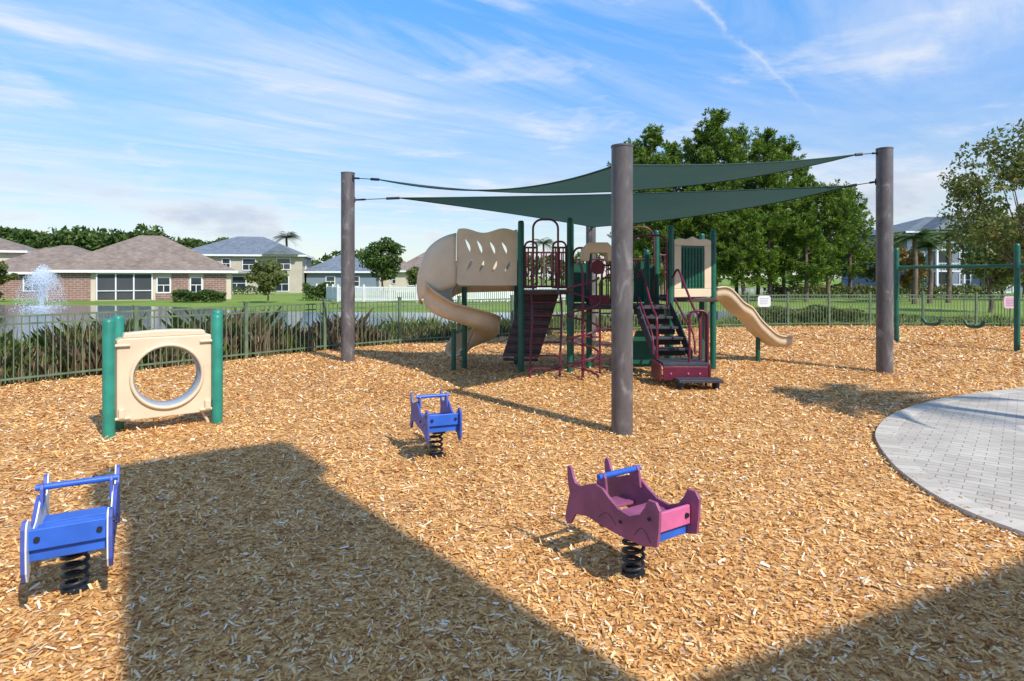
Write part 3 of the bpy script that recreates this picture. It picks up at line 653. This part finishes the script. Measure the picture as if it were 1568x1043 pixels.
def arch(a,b_,z0,z1,r=0.022,rad=0.18):
    a=V((*a,0));b_=V((*b_,0)); t=(b_-a).normalized(); pts=[a+V((0,0,z0)),a+V((0,0,z1-rad))]
    for k_ in range(1,7): 
        q=k_/6*math.pi/2; pts.append(a+t*(rad-rad*math.cos(q))+V((0,0,z1-rad+rad*math.sin(q))))
    for k_ in range(0,7):
        q=math.pi/2-k_/6*math.pi/2; pts.append(b_-t*(rad-rad*math.cos(q))+V((0,0,z1-rad+rad*math.sin(q))))
    pts.append(b_+V((0,0,z0))); mr.tube(pts,r,8)
barrier((0.24,12.3),(0.5,12.3),1.7,2.5,2); barrier((0.80,12.3),(1.1,12.3),1.7,2.5,3); arch((0.42,12.27),(0.92,12.27),1.66,3.06)
arch((0.26,12.3),(0.5,12.3),1.7,2.62,0.02,0.1); arch((0.82,12.3),(1.08,12.3),1.7,2.62,0.02,0.1)
barrier((0.2,13.5),(1.2,13.5),1.7,2.45,8); barrier((1.3,13.5),(2.3,13.5),1.4,2.3,8); barrier((2.4,13.5),(3.15,13.5),1.4,2.3,6)
barrier((3.3,13.7),(4.2,13.9),1.5,2.4,7)
arch((1.22,12.3),(1.58,12.55),1.3,2.5); arch((2.42,12.36),(3.12,12.36),1.3,2.75,0.022,0.2); arch((2.5,13.4),(3.1,13.4),1.3,3.0,0.02,0.25)
barrier((1.9,12.3),(2.3,12.3),1.4,2.3,4); barrier((1.65,12.85),(2.3,12.35),1.4,2.15,5)
mr.tube([(1.31,11.35,0),(1.31,11.35,1.98)],0.028,8)
hp=[(1.31+0.29*math.cos(t),11.35+0.29*math.sin(t),0.06+1.85*t/(2*math.pi*4)) for t in [k_*0.26 for k_ in range(int(2*math.pi*4/0.26)+1)]]
mr.tube(hp,0.021,8); mr.tube([(1.31,11.35,1.95),(1.31,11.7,2.15),(1.31,12.3,2.18)],0.024,8)
for z_ in (0.35,0.8,1.25): mr.tube([(1.31,11.35,z_),(1.6,11.35,z_)],0.018,6)
for xx in (0.36,0.92):
    mr.tube(spline([(xx,12.25,1.62),(xx+0.02,11.95,1.55),(xx+0.03,11.75,1.2),(xx-0.0,11.65,0.6),(xx-0.02,11.6,0.0)],5),0.022,8)
for k_,(yy,z_) in enumerate([(11.85,1.42),(11.75,1.17),(11.70,0.92),(11.67,0.67),(11.63,0.42),(11.61,0.18)]):
    mr.tube([(0.38,yy,z_),(0.93,yy,z_)],0.018,6)
for xx,dx in ((2.52,0.06),(3.22,0.12)):
    mr.tube(spline([(xx,12.3,1.9),(xx+dx*0.3,12.05,2.05),(xx+dx*0.6,11.7,1.75),(xx+dx,11.3,1.35),(xx+dx,11.0,1.22),(xx+dx,10.92,1.05),(xx+dx,10.92,0.45)],5),0.022,8)
    mr.tube(spline([(xx,12.2,1.5),(xx+dx*0.6,11.75,1.15),(xx+dx,11.3,0.85),(xx+dx,11.2,0.5)],5),0.02,8)
arch((3.40,11.05),(3.40,10.75),0.0,1.3,0.024,0.12); arch((3.1,10.72),(3.42,10.72),0.35,1.32,0.022,0.12)
arch((1.72,12.0),(2.05,12.0),0.0,1.9,0.022,0.14); 
for z_ in (0.3,0.6,0.9,1.2,1.5): mr.tube([(1.72,12.0,z_),(2.05,12.0,z_)],0.016,6)
mr.obj('maroon_rails','maroon',PS)
mp_=MB(); mp_.b2(2.62,3.40,10.62,10.66,0.12,0.36); mp_.b2(2.56,2.60,10.66,11.3,0.1,0.40); mp_.b2(3.42,3.46,10.66,11.1,0.1,0.4)
mp_.b2(1.55,1.95,12.26,12.29,1.36,1.55); mp_.obj('maroon_panels','maroon',PS,bevel=0.01)
wd_=MB(); 
for xx in (2.75,3.05,3.25): wd_.extr([(-0.02,0),(0,-0.02),(0.02,0),(0,0.02)],(xx,10.612,0.24),(1,0,0),(0,0,1),(0,1,0),0.01)
wd_.obj('panel_bolts','pink',PS)
st=MB(); 
st.b2(2.62,3.42,10.66,11.25,0.36,0.42)
for i in range(5):
    z_=0.60+i*0.18; yy=11.28+i*0.22; xo=-0.05*i
    st.b2(2.66+xo,3.28+xo,yy,yy+0.27,z_-0.045,z_); st.b2(2.66+xo,3.28+xo,yy+0.25,yy+0.27,z_-0.17,z_-0.045)
st.b2(2.80,3.55,10.28,10.60,0.13,0.18); st.b2(2.85,2.9,10.35,10.6,0,0.13); st.b2(3.45,3.5,10.35,10.6,0,0.13)
for xx in (2.64,3.30):
    st.extr([(0,0.30),(0,0.55),(1.05,1.42),(1.05,1.1)],(xx,11.25,0),(-0.12,1,0),(0,0,1),(1,0,0),0.03)
st.obj('transfer_station_and_stairs','stair',PS,bevel=0.008)
gp=MB()
gp.extr([(0,0),(0.5,0),(0.5,0.5),(0.42,0.72),(0.08,0.72),(0,0.5)],(2.40,12.26,0.12),(1,0,0),(0,0,1),(0,1,0),0.03)
gp.extr([(0,0),(0.42,0),(0.42,0.75),(0.3,0.9),(0.12,0.9),(0,0.75)],(2.66,13.42,1.36),(1,0,0),(0,0,1),(0,1,0),0.03)
gp.b2(2.12,2.30,12.22,12.25,1.42,2.35)
gp.b2(1.35,1.75,13.44,13.47,1.36,2.2)
gp.b2(3.35,3.38,12.9,13.5,0.1,1.3)
P0=V((3.27,12.42,0));P1=V((4.12,12.73,0)); tt=(P1-P0).normalized(); nn=V((tt.y,-tt.x,0)); LL=(P1-P0).length
gp.extr([(0.17,1.67),(LL-0.17,1.67),(LL-0.17,2.55),(0.17,2.55)],P0-nn*0.008,tt,(0,0,1),nn,0.012)
gp.obj('green_panels','dgreen',PS)
gp=MB()
for k_ in range(7):
    gp.extr([(0.21+k_*0.075,1.70),(0.228+k_*0.075,1.70),(0.228+k_*0.075,2.5),(0.21+k_*0.075,2.5)],P0+nn*0.020,tt,(0,0,1),nn,0.016)
for k_ in range(8):
    gp.extr([(0.18,1.74+k_*0.1),(0.73,1.74+k_*0.1),(0.73,1.757+k_*0.1),(0.18,1.757+k_*0.1)],P0+nn*0.006,tt,(0,0,1),nn,0.010)
gp.obj('lattice_grid','green',PS)
tp=MB()
L2=LL
tp.extr([(0.0,1.50),(L2,1.50),(L2,1.67),(0,1.67)],P0,tt,(0,0,1),nn,0.05)
tp.extr([(0.0,1.67),(0.17,1.67),(0.17,2.55),(0.0,2.55)],P0,tt,(0,0,1),nn,0.05)
tp.extr([(L2-0.17,1.67),(L2,1.67),(L2,2.55),(L2-0.17,2.55)],P0,tt,(0,0,1),nn,0.05)
tp.extr([(0.0,2.55),(L2,2.55),(L2,2.66),(L2-0.12,2.70),(L2-0.3,2.68),(L2/2,2.74),(0.3,2.68),(0.12,2.70),(0,2.66)],P0,tt,(0,0,1),nn,0.05)
tp.extr([(1.38,2.22),(1.38,2.46),(1.5,2.58),(1.85,2.58),(1.97,2.46),(1.97,2.22),(1.86,2.22),(1.84,2.38),(1.51,2.38),(1.49,2.22)],(0,12.1,0),(1,0,0),(0,0,1),(0,1,0),0.5)
tp.obj('tan_panels','tan',PS,bevel=0.012)
tp=MB(); tp.extr([(0.14,0)]+[(0.14*math.cos(a),0.14*math.sin(a)) for a in [k_*math.pi/8 for k_ in range(1,16)]],(1.68,12.05,2.1),(1,0,0),(0,0,1),(0,1,0),0.06); tp.obj('steering_wheel','maroon',PS)
hx0,hx1,hz0,hz1=-1.12,0.10,1.74,2.88
def intop(x_):
    u_=(x_-hx0)/(hx1-hx0); return hz1-0.03+0.045*math.sin(u_*math.pi*3.0+0.5)
holes=[]
for hxp,hzp,ln in [(-0.90,2.55,0.20),(-0.66,2.52,0.20),(-0.40,2.50,0.19),(-0.16,2.50,0.18),(-0.86,2.16,0.17),(-0.62,2.13,0.18),(-0.36,2.12,0.18),(-0.10,2.12,0.16)]:
    holes.append((hxp,hzp,ln))
def hole_poly(hx,hz,ln,sg):
    pts=[]
    for k_ in range(9):
        t=-1+2*k_/8; pts.append((hx+0.045*(1-t*t)+0.05*t*sg,hz+ln*t*0.66))
    for k_ in range(7,0,-1):
        t=-1+2*k_/8; pts.append((hx-0.012*(1-t*t)+0.05*t*sg,hz+ln*t*0.66))
    return pts
outer=[(hx0,hz0+0.05),(hx0+0.05,hz0),(hx1,hz0),(hx1,intop(hx1))]+[(x_,intop(x_)) for x_ in np.linspace(hx1-0.05,hx0+0.03,22)]+[(hx0,hz1-0.10)]
cu=bpy.data.curves.new('hood_panel','CURVE'); cu.dimensions='2D'; cu.fill_mode='BOTH'; cu.extrude=0.02
def addsp(pts):
    sp=cu.splines.new('POLY'); sp.points.add(len(pts)-1)
    for p_,(a_,b_) in zip(sp.points,pts): p_.co=(a_,b_,0,1)
    sp.use_cyclic_u=True
addsp(outer)
for i,(a_,b_,c_) in enumerate(holes): addsp(hole_poly(a_,b_,c_,-1 if i<4 else 1))
cu.materials.append(M['tan']); ho=bpy.data.objects.new('slide_hood_panel',cu); COL.objects.link(ho)
ho.rotation_euler=(math.pi/2,0,0); ho.location=(0,12.42,0); par(ho,PS)
# curved hood shell wrapping from the panel round to the west side of the spiral
ns,nz=22,10; vs=[]
for i in range(ns+1):
    s=i/ns; a=math.radians(270-105*s); ca,sa=math.cos(a),math.sin(a)
    px=-1.13+0.82*ca; py=13.0+0.58*sa
    zt=2.80-0.22*s-0.85*s**1.8; zb=1.74-0.42*s**0.8
    for jz in range(nz+1):
        q=jz/nz; bul=0.05*math.sin(q*math.pi)-0.10*max(0,q-0.75)*s*2
        vs.append((px+ca*bul,py+sa*bul,zb+(zt-zb)*q))
mb=MB(); mb.add(vs,[(i*(nz+1)+k_,(i+1)*(nz+1)+k_,(i+1)*(nz+1)+k_+1,i*(nz+1)+k_+1) for i in range(ns) for k_ in range(nz)],True)
mb.obj('slide_hood_shell','tan',PS,solid=0.03)
def sweep(name,path,ws,wl,wr,mat,th=0.035):
    P=[V(p) for p in path]; m_=len(P); vs=[]; K=15
    for i,p in enumerate(P):
        t=(P[min(i+1,m_-1)]-P[max(i-1,0)]); th_=V((t.x,t.y,0)).normalized(); sd=V((th_.y,-th_.x,0))
        w_=ws[i]; 
        prof=[(-w_-0.03,wl[i]),(-w_-0.0,wl[i]+0.01),(-w_,wl[i]*0.6),(-w_*0.97,wl[i]*0.3),(-w_*0.85,0.06),(-w_*0.6,0.01),(-w_*0.3,0),(0,0),(w_*0.3,0),(w_*0.6,0.01),(w_*0.85,0.06),(w_*0.97,wr[i]*0.3),(w_,wr[i]*0.6),(w_,wr[i]+0.01),(w_+0.03,wr[i])]
        for a,b_ in prof: vs.append(p+sd*a+V((0,0,b_)))
    fs=[(i*K+k_,i*K+k_+1,(i+1)*K+k_+1,(i+1)*K+k_) for i in range(m_-1) for k_ in range(K-1)]
    mb=MB(); mb.add(vs,fs,True); return mb.obj(name,mat,PS,solid=th)
path=[];wl=[];wr=[];ws=[]
for k_ in range(7):
    path.append((0.05-k_*0.18,13.40,1.62-0.005*k_)); ws.append(0.30); wl.append(0.3); wr.append(0.7)
n=64
for k_ in range(n+1):
    f=k_/n; cx=-1.12+0.24*f; cy=12.84+0.1*f; R=0.54-0.16*f
    a=math.pi/2+ f*math.radians(400); z_=1.58-1.34*f
    path.append((cx+R*math.cos(a),cy+R*math.sin(a)*0.95,z_)); ws.append(0.28-0.03*f)
    wr.append(0.6 if f<0.26 else (0.6-(f-0.26)/0.16*0.24 if f<0.42 else 0.36)); wl.append(0.24)
last=path[-1]; prev=path[-2]; dd=V(last)-V(prev); dd.z=0; dd.normalize()
for k_ in range(1,3):
    q=V(last)+dd*0.10*k_; path.append((q.x,q.y,last[2]-0.01*k_)); ws.append(0.25); wl.append(0.2-0.04*k_); wr.append(0.3-0.06*k_)
sweep('spiral_slide',path,ws,wl,wr,'slide')
sp=MB(); sp.tube([(-1.0,12.9,0),(-1.0,12.9,1.7)],0.055,12); sp.obj('spiral_slide_post','green',PS)
pw=spline([(4.25,13.25,1.44),(4.55,13.35,1.43),(4.9,13.5,1.12),(5.15,13.62,0.98),(5.4,13.72,0.70),(5.65,13.82,0.50),(5.9,13.9,0.36),(6.2,14.0,0.34)],6)
n=len(pw); sweep('wave_slide',pw,[0.25]*n,[0.24]*n,[0.24]*n,'tan')
nc=MB()
for k_ in range(9):
    t=k_/8; nc.tube([(0.25-0.42*t,12.9-0.1*t,1.55-1.35*t),(0.95-0.42*t,12.75-0.1*t,1.55-1.35*t)],0.022,6)
nc.add([(0.22,12.93,1.56),(0.98,12.78,1.56),(0.55,12.68,0.25),(-0.2,12.83,0.25)],[(0,1,2,3)])
nc.obj('inclined_climber','deck',PS,solid=0.02)

# ------------------------------------------------------------------ tunnel play panel
pg=grp('crawl_through_play_panel',(-4.35,7.75,0))
a0=V((-4.74,7.36,0)); a1=V((-3.90,7.98,0)); u=(a1-a0); PW=u.length; u.normalize(); wv=V((-u.y,u.x,0))
dep=0.26; mb=MB(); nseg=96; hcx=PW*0.52; hcz=0.665; hr=0.385
x0_,x1_,z0_,z1_=0.0,PW,0.16,1.16
O=[];I=[]
for k_ in range(nseg):
    t=2*math.pi*(k_)/nseg; dx=math.cos(t);dz=math.sin(t)
    sx_=((x1_-hcx) if dx>0 else (hcx-x0_))/max(abs(dx),1e-6); sz_=((z1_-hcz) if dz>0 else (hcz-z0_))/max(abs(dz),1e-6); q=min(sx_,sz_)
    O.append((hcx+dx*q,hcz+dz*q)); I.append((hcx+dx*hr,hcz+dz*hr))
def P3(p,off): return a0+u*p[0]+wv*off+V((0,0,p[1]))
F=[P3(p,0.02) for p in O]+[P3(p,0.02) for p in I]
Bk=[P3(p,0.02+dep) for p in O]+[P3(p,0.02+dep) for p in I]
fs=[]
for k_ in range(nseg):
    k2=(k_+1)%nseg
    fs+= [(k_,k2,nseg+k2,nseg+k_),(2*nseg+k_,3*nseg+k_,3*nseg+k2,2*nseg+k2),(k_,2*nseg+k_,2*nseg+k2,k2)]
mb.add(F+Bk,fs)
mb.extr([(0.06,1.16),(PW-0.06,1.16),(PW-0.08,1.22),(PW*0.6,1.24),(PW*0.4,1.24),(0.08,1.22)],a0+wv*(0.02+dep/2),u,(0,0,1),wv,dep-0.06)
for p_ in (0,1):
    mb.extr([(0.0,0),(0.07,0),(0.07,0.12),(0,0.12)],a0+u*((PW-0.10)*p_+0.015)+V((0,0,0.2)),u,(0,0,1),wv,0.06)
mb.obj('tan_box','tan',pg,bevel=0.012)
n=64
mb=MB(); ring=[(hr+0.03,0.018),(hr+0.025,-0.012),(hr-0.005,-0.018),(hr-0.012,0.01),(hr-0.012,0.06)]
vs=[P3((hcx+r0*math.cos(2*math.pi*k_/n),hcz+r0*math.sin(2*math.pi*k_/n)),o_) for r0,o_ in ring for k_ in range(n)]
mb.add(vs,[(i*n+k_,i*n+(k_+1)%n,(i+1)*n+(k_+1)%n,(i+1)*n+k_) for i in range(len(ring)-1) for k_ in range(n)],True); mb.obj('opening_rim','tan',pg)
mb=MB(); ring=[(hr-0.012,0.06),(hr-0.03,0.08),(hr-0.03,dep),(hr-0.002,dep+0.03)]
vs=[P3((hcx+r0*math.cos(2*math.pi*k_/n),hcz+r0*math.sin(2*math.pi*k_/n)),o_) for r0,o_ in ring for k_ in range(n)]
mb.add(vs,[(i*n+k_,i*n+(k_+1)%n,(i+1)*n+(k_+1)%n,(i+1)*n+k_) for i in range(len(ring)-1) for k_ in range(n)],True); mb.obj('tunnel_liner','greyplastic',pg)
mb=MB()
for base,hgt in ((a0-u*0.08,1.41),(a0-u*0.08+V((-0.10,0.33,0)),1.43),(a1+u*0.06,1.42),(a1-u*0.0+V((-0.10,0.36,0)),1.46)):
    mb.tube([base,base+V((0,0,hgt-0.04)),base+V((0,0,hgt-0.008)),base+V((0,0,hgt))],[0.066,0.066,0.055,0.03],20)
mb.obj('teal_posts','teal',pg)
mb=MB(); 
for base in (a0,a1-u*0.06):
    for z_ in (0.2,1.08):
        mb.tube([base-u*0.08+V((0,0,z_)),base+u*0.14+V((0,0,z_))],0.02,8)
mb.tube([a1-u*0.1+wv*0.1+V((0,0,0.16)),a1-u*0.02+wv*0.12+V((0,0,0.0))],0.02,8); mb.obj('brackets','tan',pg)

# ------------------------------------------------------------------ spring riders
tail=[(0.54,0.56),(0.62,0.535),(0.69,0.505),(0.74,0.51),(0.765,0.55),(0.785,0.60),(0.81,0.615),(0.828,0.59),(0.822,0.51),(0.80,0.43),(0.825,0.34),(0.85,0.25),(0.83,0.205),(0.79,0.22),(0.74,0.30),(0.62,0.325),(0.45,0.31)]
prof_p=[(0.0,0.345),(-0.015,0.45),(-0.02,0.56),(0.01,0.60),(0.07,0.60),(0.095,0.55),(0.14,0.49),(0.22,0.455),(0.32,0.465),(0.40,0.505),(0.47,0.55)]+tail+[(0.25,0.305),(0.10,0.315)]
prof_b=[(0.03,0.235),(0.0,0.29),(-0.01,0.42),(0.0,0.53),(0.03,0.56),(0.08,0.56),(0.115,0.52),(0.16,0.485),(0.23,0.455),(0.32,0.465),(0.40,0.505),(0.47,0.545)]+tail+[(0.25,0.305),(0.14,0.29),(0.09,0.25),(0.06,0.225)]
def rider(name,x,y,ldir,pm,seat,front,lower,handle,gap=0.36,edge=None,prof=prof_p):
    gpo=grp(name,(x,y,0)); l=norm((ldir[0],ldir[1],0)); nv=V((l.y,-l.x,0)); o=V((x,y,0))-l*0.37
    for sg,nm in ((-1,'near_side_panel'),(1,'far_side_panel')):
        mb=MB(); mb.extr(prof,o+nv*sg*gap/2,l,(0,0,1),nv,0.02); mb.obj(nm,pm,gpo,bevel=0.003)
        if edge:
            mb=MB(); mb.extr(prof,o+nv*(sg*gap/2+0.0145*(1 if sg<0 else -1)),l,(0,0,1),nv,0.008); mb.obj(nm+'_white_core',edge,gpo)
        mb=MB(); c_=[(0.05+0.13*t,0.355+0.06*math.sin(t*math.pi)) for t in [k_/10 for k_ in range(11)]]
        mb.tube([o+nv*(sg*(gap/2+0.0105))+l*a+V((0,0,b_)) for a,b_ in c_],0.002,4)
        c_=[(0.34+0.16*t,0.36+0.05*math.sin(t*math.pi)) for t in [k_/10 for k_ in range(11)]]
        mb.tube([o+nv*(sg*(gap/2+0.0105))+l*a+V((0,0,b_)) for a,b_ in c_],0.002,4); mb.obj('fin_line','black',gpo)
    iw=gap-0.022
    Rm=Matrix(((l.x,nv.x,0,0),(l.y,nv.y,0,0),(0,0,1,0),(0,0,0,1)))
    def bx(mb,s0,s1,z0,z1,w_=iw):
        mb.boxm(Matrix.Translation(o+l*(s0+s1)/2+V((0,0,(z0+z1)/2)))@Rm,s1-s0,w_,z1-z0)
    mb=MB(); bx(mb,0.12,0.38,0.405,0.428); bx(mb,0.52,0.66,0.37,0.39); mb.obj('seat',seat,gpo,bevel=0.004)
    mb=MB(); bx(mb,0.045,0.067,0.395,0.51); mb.obj('backrest',front,gpo,bevel=0.005)
    mb=MB(); bx(mb,0.075,0.10,0.325,0.385); mb.obj('lower_board',lower,gpo,bevel=0.004)
    mb=MB(); bx(mb,0.22,0.54,0.268,0.292,0.13); bx(mb,0.24,0.27,0.292,0.318,iw); bx(mb,0.49,0.52,0.292,0.318,iw); mb.obj('spring_plate','black',gpo)
    for sg in(-1,1):
        mb=MB(); mb.extr([(0.45,0.50),(0.465,0.61),(0.48,0.635),(0.52,0.635),(0.54,0.61),(0.56,0.52)],o+nv*sg*(gap/2-0.022),l,(0,0,1),nv,0.018); mb.obj('handle_bracket',pm,gpo,bevel=0.003)
    mb=MB(); mb.tube([o+l*0.50-nv*(gap/2+0.012)+V((0,0,0.615)),o+l*0.50+nv*(gap/2+0.012)+V((0,0,0.615))],0.019,14); mb.obj('handle_bar',handle,gpo)
    mb=MB()
    for sg in(-1,1):
        for (s_,z_) in ((0.06,0.49),(0.30,0.395)):
            p=o+l*s_+nv*sg*(gap/2)+V((0,0,z_)); mb.tube([p+nv*sg*0.006,p+nv*sg*0.017],0.011,8)
        p=o+l*0.045+nv*sg*(gap*0.36)+V((0,0,0.455)); mb.tube([p,p-l*0.012],0.015,10)
    mb.obj('bolts','black',gpo)
    mb=MB(); T=4.6; c_=V((x,y,0)); mb.tube([c_+V((0.064*math.cos(a),0.064*math.sin(a),0.012+0.252*a/(2*math.pi*T))) for a in [k_*0.3 for k_ in range(int(2*math.pi*T/0.3)+1)]],0.012,8)
    mb.tube([c_+V((0,0,-0.02)),c_+V((0,0,0.02))],0.075,20); mb.obj('coil_spring','black',gpo)
rider('purple_spring_rider',0.78,3.94,(-0.55,0.835),'purple','purple','pink','blue','blue',0.34)
rider('blue_spring_rider',-0.81,6.54,(-0.36,0.93),'navy','blue','blue','blue','blue',0.34,None,prof_b)
rider('blue_spring_rider',-2.66,3.74,(-0.50,0.865),'navy','blue','blue','blue','blue',0.40,'white',prof_b)

# ------------------------------------------------------------------ swing set, signs
sw=grp('swing_set',(12.2,17,0)); mb=MB()
A=V((11.4,18.2,0));B=V((13.0,15.8,0));C=V((14.6,13.4,0))
for p in (A,B,C): mb.tube([p,p+V((0,0,2.70)),p+V((0,0,2.76)),p+V((0,0,2.78))],[0.068,0.068,0.06,0.03],14)
mb.tube([A+V((0,0,2.2)),C+V((0,0,2.2))],0.05,12)
for p in (A,B,C): mb.tube([p+V((0,0,2.13)),p+V((0,0,2.27))],0.09,14)
mb.obj('frame','green',sw)
mb=MB(); sb=MB()
for t in (0.324,0.675,1.3,1.7):
    c_=A.lerp(B,t) if t<=1 else B.lerp(C,t-1); d=(B-A).normalized()
    for sg in(-1,1): mb.tube([c_+d*sg*0.24+V((0,0,2.16)),c_+d*sg*0.22+V((0,0,0.72))],0.007,5)
    sb.tube(spline([c_-d*0.23+V((0,0,0.73)),c_-d*0.15+V((0,0,0.60)),c_+V((0,0,0.57)),c_+d*0.15+V((0,0,0.60)),c_+d*0.23+V((0,0,0.73))],4),0.045,6)
mb.obj('chains','chain',sw); sb.obj('swing_seats','dgreen',sw)
def sign(name,x,y,z0,z1,w_,mat,lines):
    gpo=grp(name,(x,y,0)); mb=MB(); c=0.06
    mb.extr([(-w_/2+c,z0),(w_/2-c,z0),(w_/2,z0+c),(w_/2,z1-c),(w_/2-c,z1),(-w_/2+c,z1),(-w_/2,z1-c),(-w_/2,z0+c)],(x,y,0),(1,0,0),(0,0,1),(0,1,0),0.015); mb.obj('sign_face',mat,gpo)
    mb=MB(); mb.tube([(x,y+0.035,0),(x,y+0.035,z1-0.05)],0.025,8); mb.obj('sign_post','fence',gpo)
    mb=MB()
    for i in range(lines):
        z_=z1-0.1-i*(z1-z0-0.15)/lines; mb.b2(x-w_*0.35,x+w_*(0.35-0.1*(i%2)),y-0.012,y-0.0085,z_-0.008,z_+0.008)
    mb.obj('sign_text','purple' if mat!='white' else 'greyplastic',gpo)
sign('playground_sign',9.45,23.0,0.80,1.22,0.48,'white',4)
M['signpink']=plain('sign_pink',(0.62,0.42,0.50),0.5,0.05)
sign('rules_sign',19.1,23.5,0.72,1.18,0.55,'signpink',5)

# ------------------------------------------------------------------ fountain
n=20000; a=rng.uniform(0,6.283,n); t=rng.uniform(0,1,n)**0.8; sp=rng.uniform(0.15,1.0,n)
hx=sp*1.25*t; hz=2.75*rng.uniform(0.75,1.0,n)*(1-0.25*sp)*4*(t*0.92+0.04)*(1-t*0.92-0.04)
hz=np.where(rng.random(n)<0.22,rng.uniform(0,0.5,n),hz)
X=-23.8+hx*np.cos(a)+rng.normal(0,0.06,n)+0.04*hz; Y=31+hx*np.sin(a)
npmesh('pond_fountain',leafquads(np.stack([X,Y,hz-0.02],1),0.022,n),4,'spray')
